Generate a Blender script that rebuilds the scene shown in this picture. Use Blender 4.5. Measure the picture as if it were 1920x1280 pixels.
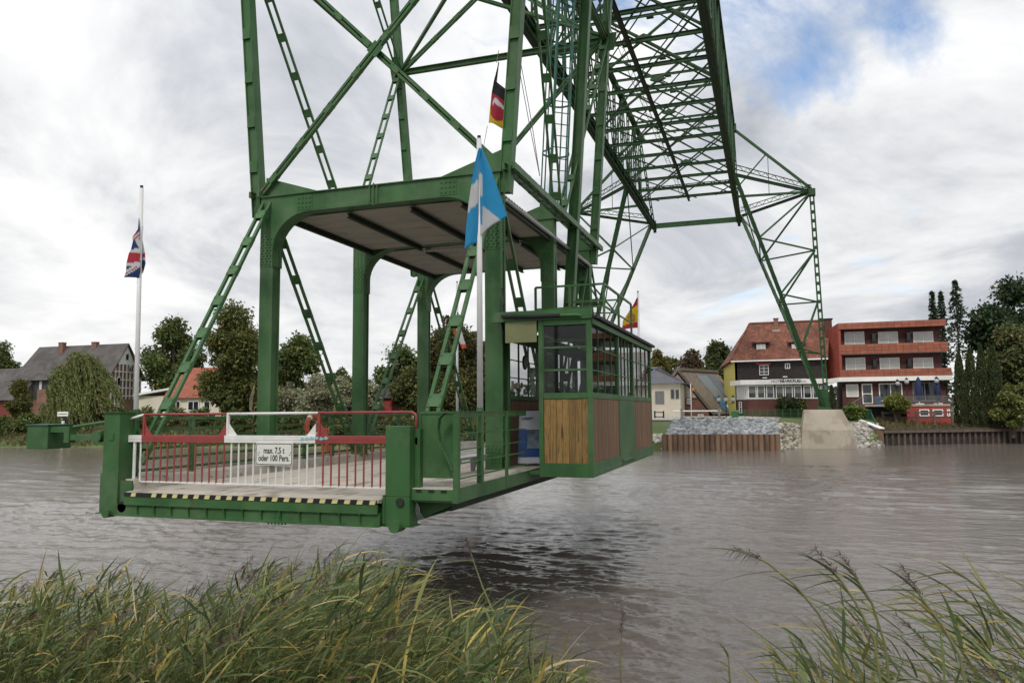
import bpy, bmesh, math, random
import numpy as np
from mathutils import Vector, Matrix

for o in list(bpy.data.objects): bpy.data.objects.remove(o)
scene = bpy.context.scene
C = scene.collection
R_ = math.radians

# ------------------------------------------------------------------ camera
CAM = np.array([0.0, 0.0, 1.12]); F = 1446.35
YAW, PITCH, ROLL = R_(18.4152), R_(5.1425), R_(-0.4377)
_fw = np.array([-math.sin(YAW)*math.cos(PITCH), math.cos(YAW)*math.cos(PITCH), math.sin(PITCH)])
_rt = np.array([math.cos(YAW), math.sin(YAW), 0.0]); _up = np.cross(_rt, _fw)
_r2 = math.cos(ROLL)*_rt + math.sin(ROLL)*_up; _u2 = -math.sin(ROLL)*_rt + math.cos(ROLL)*_up
cam_d = bpy.data.cameras.new('camera'); cam = bpy.data.objects.new('camera', cam_d); C.objects.link(cam)
cam_d.sensor_fit = 'HORIZONTAL'; cam_d.sensor_width = 36.0; cam_d.lens = 36.0*F/1920.0
cam_d.clip_start = 0.1; cam_d.clip_end = 9000
cam.matrix_world = Matrix(((_r2[0], _u2[0], -_fw[0], CAM[0]), (_r2[1], _u2[1], -_fw[1], CAM[1]), (_r2[2], _u2[2], -_fw[2], CAM[2]), (0, 0, 0, 1)))
scene.camera = cam

def at(x, y, X=None, Y=None, Z=None):
    """surveying helper: the point of the place seen at photo pixel x, y on a known plane"""
    d = _fw + _r2*(x-960)/F - _u2*(y-640)/F
    if X is not None: t = (X-CAM[0])/d[0]
    elif Y is not None: t = (Y-CAM[1])/d[1]
    else: t = (Z-CAM[2])/d[2]
    return Vector(CAM + t*d)

# ------------------------------------------------------------------ world
WATER = -2.6
SUN_EL, SUN_AZ = R_(50), R_(176)
world = bpy.data.worlds.new('World'); scene.world = world; world.use_nodes = True
nt = world.node_tree; nt.nodes.clear()
def N(t, **k):
    n = nt.nodes.new(t)
    for a, b in k.items(): setattr(n, a, b)
    return n
def link(a, b): nt.links.new(a, b)
sky = N('ShaderNodeTexSky', sky_type='NISHITA', sun_disc=False)
sky.sun_elevation = SUN_EL; sky.sun_rotation = SUN_AZ; sky.air_density = 1.0; sky.dust_density = 0.6; sky.ozone_density = 1.5
skm = N('ShaderNodeVectorMath', operation='SCALE'); skm.inputs['Scale'].default_value = 0.13
link(sky.outputs[0], skm.inputs[0])
tc = N('ShaderNodeTexCoord')
sep = N('ShaderNodeSeparateXYZ'); link(tc.outputs['Generated'], sep.inputs[0])
# a flat cloud deck: project the view direction on a plane overhead
zz = N('ShaderNodeMath', operation='MAXIMUM'); link(sep.outputs['Z'], zz.inputs[0]); zz.inputs[1].default_value = 0.0
za = N('ShaderNodeMath', operation='ADD'); link(zz.outputs[0], za.inputs[0]); za.inputs[1].default_value = 0.30
dv = N('ShaderNodeCombineXYZ')
for i, ax in enumerate('XY'):
    m = N('ShaderNodeMath', operation='DIVIDE'); link(sep.outputs[ax], m.inputs[0]); link(za.outputs[0], m.inputs[1]); link(m.outputs[0], dv.inputs[i])
def noise(scale, detail, rough, off, dist=0.0):
    mp = N('ShaderNodeMapping'); mp.inputs['Location'].default_value = off; link(dv.outputs[0], mp.inputs[0])
    n = N('ShaderNodeTexNoise'); n.inputs['Scale'].default_value = scale; n.inputs['Detail'].default_value = detail
    n.inputs['Roughness'].default_value = rough; n.inputs['Distortion'].default_value = dist
    link(mp.outputs[0], n.inputs['Vector']); return n.outputs['Fac']
def ramp(sock, stops):
    r = N('ShaderNodeValToRGB'); e = r.color_ramp.elements
    while len(e) < len(stops): e.new(0.5)
    for q, (p, c) in zip(e, stops): q.position = p; q.color = c if len(c) == 4 else (*c, 1)
    link(sock, r.inputs[0]); return r.outputs[0]
CLOUD_OFF = (2.264, 1.248, 0)
n_cov0 = noise(1.0125, 10, 0.60, CLOUD_OFF, 0.35)
zl = N('ShaderNodeMapRange'); link(zz.outputs[0], zl.inputs[0]); zl.inputs[1].default_value = 0.05; zl.inputs[2].default_value = 0.36; zl.inputs[3].default_value = 0.18; zl.inputs[4].default_value = 0.0
nadd = N('ShaderNodeMath', operation='ADD'); link(n_cov0, nadd.inputs[0]); link(zl.outputs[0], nadd.inputs[1]); n_cov = nadd.outputs[0]
cov = ramp(n_cov, [(0.36, (0, 0, 0)), (0.455, (1, 1, 1))])
n_sh = noise(1.55, 11, 0.58, (7.7, 3.3, 0), 0.45)
shade = ramp(n_sh, [(0.32, (0.30, 0.315, 0.35)), (0.42, (0.42, 0.433, 0.46)), (0.50, (0.56, 0.566, 0.576)), (0.60, (0.68, 0.68, 0.677))])
# overcast deck, brightened smoothly towards the zenith to put more light on the scene
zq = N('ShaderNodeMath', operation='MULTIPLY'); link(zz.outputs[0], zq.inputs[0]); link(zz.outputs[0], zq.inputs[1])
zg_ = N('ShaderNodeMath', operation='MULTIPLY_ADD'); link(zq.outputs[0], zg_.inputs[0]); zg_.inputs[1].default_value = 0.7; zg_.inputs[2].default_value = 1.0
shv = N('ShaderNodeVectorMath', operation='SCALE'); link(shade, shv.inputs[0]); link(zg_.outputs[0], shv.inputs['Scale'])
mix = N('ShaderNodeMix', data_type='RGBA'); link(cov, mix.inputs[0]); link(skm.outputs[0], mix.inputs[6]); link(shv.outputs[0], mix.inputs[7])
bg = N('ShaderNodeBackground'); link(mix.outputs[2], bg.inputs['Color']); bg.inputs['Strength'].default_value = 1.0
out = N('ShaderNodeOutputWorld'); link(bg.outputs[0], out.inputs[0])

sun_d = bpy.data.lights.new('sun', 'SUN'); sun_d.energy = 1.5; sun_d.angle = R_(12); sun_d.color = (1, 0.95, 0.88)
sun = bpy.data.objects.new('sun', sun_d); C.objects.link(sun)
_sd = Vector((math.sin(SUN_AZ)*math.cos(SUN_EL), math.cos(SUN_AZ)*math.cos(SUN_EL), math.sin(SUN_EL)))
sun.rotation_euler = _sd.to_track_quat('Z', 'Y').to_euler(); sun.location = (0, 0, 60)

vs = scene.view_settings; vs.view_transform = 'Standard'; vs.look = 'None'; vs.exposure = 0.55; vs.gamma = 1.0; vs.use_curve_mapping = False
scene.render.engine = 'CYCLES'

# ------------------------------------------------------------------ materials
MATS = {}
def mat(name, col, rough=0.6, var=0.15, scale=3.0, bump=0.0, bscale=40.0, metal=0.0, spec=0.5, stain=None, stain_amt=0.62, stain_scale=6.0, rand=0.0, stretch=(1, 1, 1), attr=None, transl=0.0, alpha=1.0, trans=0.0, brick=None, wave=None, fade=None):
    if name in MATS: return MATS[name]
    m = bpy.data.materials.new(name); m.use_nodes = True; t = m.node_tree; L = t.links.new
    b = t.nodes['Principled BSDF']; co = t.nodes.new('ShaderNodeTexCoord')
    mp = t.nodes.new('ShaderNodeMapping'); mp.inputs['Scale'].default_value = stretch; L(co.outputs['Object'], mp.inputs[0])
    nz = t.nodes.new('ShaderNodeTexNoise'); nz.inputs['Scale'].default_value = scale; nz.inputs['Detail'].default_value = 6; L(mp.outputs[0], nz.inputs['Vector'])
    if rand:
        oi0 = t.nodes.new('ShaderNodeObjectInfo'); m37 = t.nodes.new('ShaderNodeMath'); m37.operation = 'MULTIPLY'; m37.inputs[1].default_value = 53.0; L(oi0.outputs['Random'], m37.inputs[0]); L(m37.outputs[0], mp.inputs['Location'])
    def mixn(fac, a, c, bt='MIX'):
        x = t.nodes.new('ShaderNodeMix'); x.data_type = 'RGBA'; x.blend_type = bt
        for s, val in ((0, fac), (6, a), (7, c)):
            if hasattr(val, 'links'): L(val, x.inputs[s])
            elif s == 0: x.inputs[0].default_value = val
            else: x.inputs[s].default_value = (*val[:3], 1)
        return x.outputs[2]
    cur = None; height = None
    if attr:
        a = t.nodes.new('ShaderNodeAttribute'); a.attribute_name = attr; cur = a.outputs['Color']
    elif brick:
        bt = t.nodes.new('ShaderNodeTexBrick'); L(mp.outputs[0], bt.inputs['Vector'])
        bt.inputs['Color1'].default_value = (*col, 1); bt.inputs['Color2'].default_value = (*brick['c2'], 1); bt.inputs['Mortar'].default_value = (*brick['mortar'], 1)
        bt.inputs['Scale'].default_value = brick.get('scale', 1); bt.inputs['Brick Width'].default_value = brick['w']; bt.inputs['Row Height'].default_value = brick['h']
        bt.inputs['Mortar Size'].default_value = brick.get('m', 0.012); bt.inputs['Mortar Smooth'].default_value = 0.3
        if brick.get('rot'): mp.inputs['Rotation'].default_value = brick['rot']
        cur = bt.outputs['Color']; height = bt.outputs['Fac']
    rmp = t.nodes.new('ShaderNodeMapRange'); rmp.inputs[1].default_value = 0.3; rmp.inputs[2].default_value = 0.7
    rmp.inputs[3].default_value = 1-var; rmp.inputs[4].default_value = 1+var; L(nz.outputs['Fac'], rmp.inputs[0])
    fac = rmp.outputs[0]
    if rand:
        oi = t.nodes.new('ShaderNodeObjectInfo'); r2 = t.nodes.new('ShaderNodeMapRange'); r2.inputs[3].default_value = 1-rand; r2.inputs[4].default_value = 1+rand
        L(oi.outputs['Random'], r2.inputs[0]); mm = t.nodes.new('ShaderNodeMath'); mm.operation = 'MULTIPLY'; L(fac, mm.inputs[0]); L(r2.outputs[0], mm.inputs[1]); fac = mm.outputs[0]
    sc = t.nodes.new('ShaderNodeVectorMath'); sc.operation = 'SCALE'; L(fac, sc.inputs['Scale'])
    if cur is None: sc.inputs[0].default_value = col
    else: L(cur, sc.inputs[0])
    cur = sc.outputs[0]
    if fade:
        n4 = t.nodes.new('ShaderNodeTexNoise'); n4.inputs['Scale'].default_value = fade[1]; n4.inputs['Detail'].default_value = 9; n4.inputs['Roughness'].default_value = 0.68; L(co.outputs['Object'], n4.inputs['Vector'])
        r4 = t.nodes.new('ShaderNodeMapRange'); r4.inputs[1].default_value = 0.45; r4.inputs[2].default_value = 0.72; L(n4.outputs['Fac'], r4.inputs[0]); cur = mixn(r4.outputs[0], cur, fade[0])
    if stain:
        n2 = t.nodes.new('ShaderNodeTexNoise'); n2.inputs['Scale'].default_value = stain_scale; n2.inputs['Detail'].default_value = 8; n2.inputs['Roughness'].default_value = 0.7; L(mp.outputs[0], n2.inputs['Vector'])
        r3 = t.nodes.new('ShaderNodeMapRange'); r3.inputs[1].default_value = stain_amt; r3.inputs[2].default_value = stain_amt+0.08; L(n2.outputs['Fac'], r3.inputs[0])
        cur = mixn(r3.outputs[0], cur, stain)
    L(cur, b.inputs['Base Color']); b.inputs['Roughness'].default_value = rough; b.inputs['Metallic'].default_value = metal; b.inputs['Specular IOR Level'].default_value = spec
    if trans: b.inputs['Transmission Weight'].default_value = trans
    if alpha < 1: b.inputs['Alpha'].default_value = alpha
    if wave:
        wv = t.nodes.new('ShaderNodeTexWave'); wv.bands_direction = wave[0]; wv.inputs['Scale'].default_value = wave[1]; L(mp.outputs[0], wv.inputs['Vector']); height = wv.outputs['Fac']
    if bump:
        bp = t.nodes.new('ShaderNodeBump'); bp.inputs['Strength'].default_value = bump; bp.inputs['Distance'].default_value = 0.02
        if height is None:
            n3 = t.nodes.new('ShaderNodeTexNoise'); n3.inputs['Scale'].default_value = bscale; n3.inputs['Detail'].default_value = 4; L(mp.outputs[0], n3.inputs['Vector']); height = n3.outputs['Fac']
        L(height, bp.inputs['Height']); L(bp.outputs[0], b.inputs['Normal'])
        if brick: bp.invert = True
    if transl:
        tr = t.nodes.new('ShaderNodeBsdfTranslucent'); L(cur, tr.inputs['Color']); ms = t.nodes.new('ShaderNodeMixShader'); ms.inputs[0].default_value = transl
        L(b.outputs[0], ms.inputs[1]); L(tr.outputs[0], ms.inputs[2]); L(ms.outputs[0], t.nodes['Material Output'].inputs[0])
    MATS[name] = m; return m

M_STEEL = mat('green_paint', (0.042, 0.118, 0.038), 0.5, 0.28, spec=0.3, stretch=(1, 1, 0.4), scale=1.6, bump=0.06, bscale=60, stain=(0.10, 0.055, 0.026), stain_amt=0.615, stain_scale=3.0, fade=((0.10, 0.165, 0.08), 1.1))
M_STEEL2 = mat('green_paint_bridge', (0.020, 0.066, 0.021), 0.55, 0.2, 0.8, spec=0.25, stain=(0.03, 0.022, 0.013), stain_amt=0.58, stain_scale=1.5, fade=((0.035, 0.075, 0.033), 0.6))
M_TEAL = mat('teal_paint', (0.02, 0.11, 0.075), 0.45, 0.15)
M_DARKST = mat('dark_green_paint', (0.012, 0.03, 0.014), 0.7, 0.3, 2, stain=(0.03, 0.02, 0.012), stain_amt=0.5)  # very dark green mottled with brown, for beams under deck and roof, and rails
M_CONC = mat('deck_concrete', (0.44, 0.40, 0.34), 0.85, 0.12, 1.8, 0.15, 120, stain=(0.25, 0.215, 0.175), stain_amt=0.53, stain_scale=1.6, stretch=(1.6, 0.5, 1))
M_KERB = mat('kerb_concrete', (0.36, 0.33, 0.28), 0.9, 0.2, 3, 0.2, 80, stain=(0.17, 0.15, 0.12), stain_amt=0.55)
M_RED = mat('red_paint', (0.29, 0.048, 0.042), 0.45, 0.14, 4, stain=(0.55, 0.5, 0.45), stain_amt=0.70, stain_scale=14)
M_WHITE = mat('white_paint', (0.72, 0.71, 0.68), 0.5, 0.08, 4, stain=(0.30, 0.17, 0.10), stain_amt=0.66, stain_scale=9)
M_WHITE2 = mat('white_render', (0.74, 0.73, 0.70), 0.75, 0.07, 1.2)
M_YEL = mat('stripe_yellow', (0.62, 0.55, 0.26), 0.7, 0.2, 9, stain=(0.05, 0.05, 0.045), stain_amt=0.62, stain_scale=16)
M_BLACK = mat('black_paint', (0.012, 0.013, 0.014), 0.5, 0.3)
M_RUBBER = mat('black_rubber', (0.014, 0.015, 0.016), 0.75, 0.3)
M_WOODF = mat('weathered_yellow_wood', (0.26, 0.155, 0.045), 0.65, 0.5, 3.0, 0.3, 30, rand=0.2, stretch=(9, 9, 0.7), stain=(0.06, 0.038, 0.018), stain_amt=0.54, stain_scale=3)
M_WOODS = mat('brown_stained_wood', (0.165, 0.086, 0.038), 0.6, 0.4, 3.0, 0.25, 30, rand=0.16, stretch=(9, 9, 0.7))
M_OLIVE = mat('olive_board', (0.20, 0.21, 0.095), 0.6, 0.15, 2, stain=(0.14, 0.11, 0.06), stain_amt=0.62)
M_SHEET = mat('fibre_cement_sheet', (0.41, 0.38, 0.34), 0.85, 0.12, 0.8, stain=(0.32, 0.285, 0.25), stain_amt=0.55, stain_scale=0.9, stretch=(1, 3, 1))
M_GLASS = mat('window_glass', (0.012, 0.014, 0.016), 0.03, 0.0, spec=0.7, alpha=0.30)
M_GLASS2 = mat('house_glass', (0.02, 0.023, 0.027), 0.04, 0.2, 1.5, spec=0.6)
M_CURTAIN = mat('curtain_glass', (0.48, 0.47, 0.44), 0.25, 0.12, 2.5, stretch=(6, 6, 0.6), spec=0.8)
M_POLE = mat('flagpole_white', (0.70, 0.70, 0.69), 0.35, 0.06, 2)
M_GREY = mat('grey_metal', (0.17, 0.17, 0.17), 0.45, 0.2)
M_ALU = mat('aluminium', (0.45, 0.45, 0.45), 0.35, 0.1, metal=0.6)
M_ORANGE = mat('lifebuoy_orange', (0.42, 0.10, 0.045), 0.6, 0.25, 6)
M_ROPE = mat('orange_rope', (0.45, 0.14, 0.07), 0.9, 0.3, 30)
M_HEMP = mat('hemp_rope', (0.30, 0.25, 0.17), 0.9, 0.2, 30)
M_FLAG = mat('flag_cloth', (1, 1, 1), 0.8, 0.06, 4, attr='Col', transl=0.35)
M_BRICK = mat('dark_red_brick', (0.115, 0.030, 0.022), 0.85, 0.22, 0.7, 0.3, brick=dict(c2=(0.085, 0.024, 0.019), mortar=(0.10, 0.06, 0.05), w=0.25, h=0.075, m=0.01, rot=(math.pi/2, 0, 0)))
M_BRICK2 = mat('old_red_brick', (0.21, 0.075, 0.048), 0.9, 0.25, 0.9, 0.3, brick=dict(c2=(0.15, 0.055, 0.04), mortar=(0.22, 0.17, 0.13), w=0.25, h=0.075, m=0.012, rot=(math.pi/2, 0, 0)))
M_CLAD = mat('red_facade_panel', (0.27, 0.083, 0.046), 0.7, 0.16, 1.5, rand=0.12, stain=(0.22, 0.07, 0.04), stain_amt=0.60, stain_scale=2)
M_CLADS = mat('red_side_cladding', (0.27, 0.052, 0.032), 0.7, 0.15, 1.0)
M_SHINGLE = mat('black_wall_shingle', (0.030, 0.020, 0.017), 0.8, 0.35, 4, 0.5, brick=dict(c2=(0.017, 0.012, 0.011), mortar=(0.007, 0.006, 0.006), w=0.22, h=0.14, m=0.018, rot=(math.pi/2, 0, 0)))
M_TILE = mat('clay_roof_tile', (0.40, 0.125, 0.055), 0.8, 0.38, 1.3, 0.7, rand=0.1, stain=(0.17, 0.07, 0.045), stain_amt=0.54, stain_scale=1.6, wave=('X', 1.3))
M_ORTILE = mat('orange_roof_tile', (0.46, 0.115, 0.045), 0.75, 0.12, 2, 0.8, wave=('X', 1.4))
M_SLATE = mat('grey_roof_sheet', (0.075, 0.068, 0.064), 0.85, 0.3, 0.6, 0.5, wave=('X', 0.9), stain=(0.05, 0.045, 0.042), stain_amt=0.52, stain_scale=0.8)
M_SLATE2 = mat('dark_slate', (0.10, 0.10, 0.115), 0.7, 0.2, 0.6, 0.3, wave=('X', 0.5))
M_SLATEW = mat('slate_wall', (0.035, 0.038, 0.045), 0.7, 0.2, 2)
M_THATCH = mat('old_thatch', (0.17, 0.14, 0.11), 0.95, 0.35, 1.5, 0.8, 12, stretch=(1, 3, 3))
M_TARP = mat('grey_tarpaulin', (0.16, 0.185, 0.20), 0.6, 0.12, 0.8)
M_TARPB = mat('blue_tarpaulin', (0.04, 0.16, 0.32), 0.55, 0.2, 1)
M_YELLOWW = mat('yellow_render', (0.66, 0.55, 0.14), 0.8, 0.06, 0.8)
M_CREAM = mat('cream_render', (0.62, 0.57, 0.46), 0.85, 0.07, 0.8)
M_REDP = mat('red_base_paint', (0.27, 0.040, 0.032), 0.7, 0.1, 1)
M_BLOCK = mat('pier_concrete', (0.34, 0.30, 0.24), 0.9, 0.14, 0.5, 0.3, 25, stain=(0.25, 0.21, 0.165), stain_amt=0.50, stain_scale=0.6)
M_RUST = mat('rusty_sheet_pile', (0.15, 0.092, 0.056), 0.85, 0.35, 1.2, 0.3, 20, rand=0.3, stretch=(2, 2, 0.5), stain=(0.20, 0.13, 0.075), stain_amt=0.58, stain_scale=1.4)
M_TIMBER = mat('old_quay_timber', (0.085, 0.065, 0.05), 0.9, 0.3, 2, rand=0.25)
M_STONE = mat('riprap_stone', (1, 1, 1), 0.9, 0.15, 3, attr='Col')
M_LEAF = mat('foliage', (1, 1, 1), 0.6, 0.12, 0.8, attr='Col', transl=0.28, spec=0.25)
M_REED = mat('reed_leaf', (1, 1, 1), 0.5, 0.1, 3, attr='Col', transl=0.3, spec=0.35)
M_BARK = mat('bark', (0.07, 0.052, 0.038), 0.95, 0.3, 3)
M_SOIL = mat('bank_soil', (0.055, 0.048, 0.03), 0.95, 0.35, 0.8, 0.4, 6, stain=(0.05, 0.075, 0.022), stain_amt=0.5, stain_scale=0.7)
M_GRASS = mat('meadow_grass', (0.085, 0.115, 0.035), 0.95, 0.3, 0.25, stain=(0.12, 0.11, 0.05), stain_amt=0.6, stain_scale=0.3)
M_ROAD = mat('ramp_concrete', (0.40, 0.38, 0.34), 0.9, 0.12, 0.5)
M_BLUE = mat('navy_cloth', (0.012, 0.02, 0.075), 0.8, 0.2)
M_POSTW = mat('poster_white', (0.42, 0.44, 0.48), 0.3, 0.04)
M_POSTB = mat('poster_blue', (0.012, 0.045, 0.17), 0.3, 0.25, 3)
M_POSTD = mat('poster_photo', (0.10, 0.13, 0.17), 0.3, 0.6, 5)
M_SIGN = mat('sign_white', (0.72, 0.72, 0.66), 0.35, 0.03)
M_GLOBE = mat('lamp_globe', (0.34, 0.36, 0.36), 0.2, 0.05)
M_BIN = mat('green_box_paint', (0.02, 0.12, 0.04), 0.5, 0.15)

# water: muddy body under a wind-rippled surface
mw = bpy.data.materials.new('muddy_river_water'); mw.use_nodes = True; t = mw.node_tree; L = t.links.new
b = t.nodes['Principled BSDF']; b.inputs['Base Color'].default_value = (0.140, 0.122, 0.106, 1); b.inputs['Roughness'].default_value = 0.10; b.inputs['IOR'].default_value = 1.40
gco = t.nodes.new('ShaderNodeNewGeometry')
def wn(scale, det, str_, rot, prev=None, dist=0.1, rough=0.55):
    mp = t.nodes.new('ShaderNodeMapping'); mp.inputs['Rotation'].default_value = (0, 0, rot); mp.inputs['Scale'].default_value = (0.42, 1.0, 1); L(gco.outputs['Position'], mp.inputs[0])
    n = t.nodes.new('ShaderNodeTexNoise'); n.inputs['Scale'].default_value = scale; n.inputs['Detail'].default_value = det; n.inputs['Roughness'].default_value = rough; L(mp.outputs[0], n.inputs['Vector'])
    bp = t.nodes.new('ShaderNodeBump'); bp.inputs['Strength'].default_value = str_; bp.inputs['Distance'].default_value = dist; L(n.outputs['Fac'], bp.inputs['Height'])
    if prev is not None: L(prev, bp.inputs['Normal'])
    return bp.outputs[0]
w3 = wn(6.0, 4, 0.6, R_(10), None, 0.05, 0.6)
L(w3, b.inputs['Normal'])

# ------------------------------------------------------------------ helpers
def V(*a): return Vector(a)
class MB:
    def __init__(s): s.v = []; s.f = []
    def add(s, vs_, fs_):
        k = len(s.v); s.v += [tuple(p) for p in vs_]; s.f += [tuple(i+k for i in f) for f in fs_]; return s
    def box(s, x0, x1, y0, y1, z0, z1):
        return s.add([(x0, y0, z0), (x1, y0, z0), (x1, y1, z0), (x0, y1, z0), (x0, y0, z1), (x1, y0, z1), (x1, y1, z1), (x0, y1, z1)],
                     [(0, 3, 2, 1), (4, 5, 6, 7), (0, 1, 5, 4), (1, 2, 6, 5), (2, 3, 7, 6), (3, 0, 4, 7)])
    def beam(s, p0, p1, w, h, up=(0, 0, 1), ext=0.0):
        p0, p1 = Vector(p0), Vector(p1); d = (p1-p0).normalized(); p0 = p0-d*ext; p1 = p1+d*ext
        u = Vector(up); u = u-d*u.dot(d)
        if u.length < 1e-4: u = V(0, 1, 0)-d*d.y
        u.normalize(); x = d.cross(u); a = x*w/2; c = u*h/2
        return s.add([p0-a-c, p0+a-c, p0+a+c, p0-a+c, p1-a-c, p1+a-c, p1+a+c, p1-a+c],
                     [(0, 1, 2, 3), (7, 6, 5, 4), (4, 5, 1, 0), (5, 6, 2, 1), (6, 7, 3, 2), (7, 4, 0, 3)])
    def ibeam(s, p0, p1, w, h, up=(0, 0, 1), tf=0.02, tw=0.015):
        p0, p1 = Vector(p0), Vector(p1); d = (p1-p0).normalized(); u = Vector(up); u = (u-d*u.dot(d)).normalized()
        o = u*(h/2-tf/2)
        s.beam(p0+o, p1+o, w, tf, u); s.beam(p0-o, p1-o, w, tf, u); s.beam(p0, p1, tw, h-2*tf+0.002, u); return s
    def tube(s, path, r, n=8, cap=True):
        path = [Vector(p) for p in path]; k = len(s.v); m = len(path)
        rr = r if isinstance(r, (list, tuple)) else [r]*m; ref = None
        for i, p in enumerate(path):
            d = (path[min(i+1, m-1)]-path[max(i-1, 0)]).normalized()
            if ref is None: ref = V(0, 0, 1) if abs(d.z) < 0.9 else V(1, 0, 0)
            a = (ref-d*ref.dot(d)).normalized(); ref = a; c = d.cross(a)
            for j in range(n):
                th = 2*math.pi*j/n; s.v.append(tuple(p+(a*math.cos(th)+c*math.sin(th))*rr[i]))
        for i in range(m-1):
            for j in range(n):
                j2 = (j+1) % n; s.f.append((k+i*n+j, k+i*n+j2, k+(i+1)*n+j2, k+(i+1)*n+j))
        if cap: s.f.append(tuple(k+j for j in range(n))[::-1]); s.f.append(tuple(k+(m-1)*n+j for j in range(n)))
        return s
    def prism(s, pts, d):
        pts = [Vector(p) for p in pts]; n = len(pts); d = Vector(d)
        return s.add(pts+[p+d for p in pts], [tuple(range(n))[::-1], tuple(range(n, 2*n))]+[(i, (i+1) % n, (i+1) % n+n, i+n) for i in range(n)])
    def quad(s, *p): return s.add(p, [tuple(range(len(p)))])
    def slab(s, p, d): return s.prism(p, d)
    def sphere(s, c, r, nu=10, nv=7, sz=(1, 1, 1)):
        c = Vector(c); k = len(s.v)
        for i in range(nv+1):
            ph = math.pi*i/nv
            for j in range(nu):
                th = 2*math.pi*j/nu; s.v.append((c.x+r*sz[0]*math.sin(ph)*math.cos(th), c.y+r*sz[1]*math.sin(ph)*math.sin(th), c.z+r*sz[2]*math.cos(ph)))
        for i in range(nv):
            for j in range(nu): s.f.append((k+i*nu+j, k+(i+1)*nu+j, k+(i+1)*nu+(j+1) % nu, k+i*nu+(j+1) % nu))
        return s
    def build(s, name, m, parent=None, smooth=False, bevel=0.0):
        o0 = root_loc(parent)
        me = bpy.data.meshes.new(name); vv = [(p[0]-o0.x, p[1]-o0.y, p[2]-o0.z) for p in s.v]
        me.from_pydata(vv, [], s.f); me.materials.append(m)
        if smooth:
            for p in me.polygons: p.use_smooth = True
        o = bpy.data.objects.new(name, me); C.objects.link(o)
        bm = bmesh.new(); bm.from_mesh(me); bmesh.ops.recalc_face_normals(bm, faces=bm.faces); bm.to_mesh(me); bm.free()
        if parent: o.parent = parent
        if bevel:
            bv = o.modifiers.new('bevel', 'BEVEL'); bv.width = bevel; bv.segments = 2; bv.limit_method = 'ANGLE'
        return o
ROOT = {}
def root_loc(p): return ROOT.get(p.name, Vector((0, 0, 0))) if p else Vector((0, 0, 0))
def reg(o, p): ROOT[o.name] = root_loc(p); return o
def tag(o, label=None, cat=None, group=None, kind=None):
    if label: o['label'] = label
    if cat: o['category'] = cat
    if group: o['group'] = group
    if kind: o['kind'] = kind
    return o
def thing(name, loc, label, cat, group=None):
    o = bpy.data.objects.new(name, None); o.empty_display_size = 0.2; o.location = loc; C.objects.link(o); ROOT[o.name] = Vector(loc)
    return tag(o, label, cat, group)
_build = MB.build
def _b2(s, name, m, parent=None, **k): return reg(_build(s, name, m, parent, **k), parent)
MB.build = _b2
def mono(name, mb, m, label, cat, group=None, base=None, **k):
    """a thing that is one mesh: origin at its base"""
    base = Vector(base) if base is not None else Vector(mb.v[0])
    s2 = MB(); s2.f = mb.f; s2.v = [(p[0]-base.x, p[1]-base.y, p[2]-base.z) for p in mb.v]
    o = s2.build(name, m, None, **k); o.location = base; return tag(o, label, cat, group)
def piece(name, me, parent, loc, M=None):
    o = bpy.data.objects.new(name, me); C.objects.link(o); o.parent = parent
    mw_ = Matrix.Translation(Vector(loc)-root_loc(parent)) @ (M.to_4x4() if M is not None else Matrix.Identity(4))
    o.matrix_local = mw_; return reg(o, parent)
def mesh_of(mb, m):
    o = mb.build('tmp', m); me = o.data; bpy.data.objects.remove(o); return me
def frame(d, side):
    d = Vector(d).normalized(); s_ = Vector(side); s_ = (s_-d*s_.dot(d)).normalized(); n = d.cross(s_)
    return d, s_, n, Matrix((s_, n, d)).transposed()
def lerp(a, b_, t_): return Vector(a)+(Vector(b_)-Vector(a))*t_
def ladder(name, parent, p0, p1, side, gap, fw, fd, nb, m=M_STEEL, bw=0.22, name_b='batten', pieces=True, lips=True):
    """two flat bars side by side joined by batten plates"""
    d, s_, n, M = frame(Vector(p1)-Vector(p0), side); mb = MB(); p0, p1 = Vector(p0), Vector(p1)
    for k in (-1, 1):
        o = s_*k*(gap/2+fw/2); mb.beam(p0+o, p1+o, fw, fd, n)
        for q in ((-1, 1) if lips else ()): # channel lips
            mb.beam(p0+o-s_*k*0.012+n*q*(fd/2+0.006), p1+o-s_*k*0.012+n*q*(fd/2+0.006), fw+0.024, 0.012, n)
    w = gap+2*fw-0.01
    def plate(bb, c):
        for q in (-1, 1):
            bb.beam(c-d*bw/2+n*q*(fd/2+0.018), c+d*bw/2+n*q*(fd/2+0.018), w, 0.012, n)
    if not pieces:
        for i in range(nb): plate(mb, lerp(p0, p1, (i+0.5)/nb))
        return mb.build(name, m, parent)
    o = mb.build(name, m, parent)
    bb = MB(); h_ = fd/2+(0.018 if lips else 0.007)
    for q in (-1, 1):
        bb.box(-w/2, w/2, q*h_-0.006, q*h_+0.006, -bw/2, bw/2)
        for sx in (-1, 1):
            for sz in (-1, 1): bb.box(sx*w*0.4-0.012, sx*w*0.4+0.012, q*h_-0.016, q*h_+0.016, sz*bw*0.3-0.012, sz*bw*0.3+0.012)
    me = mesh_of(bb, m)
    for i in range(nb): piece(name_b, me, o, lerp(p0, p1, (i+0.5)/nb), M)
    return o
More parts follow.
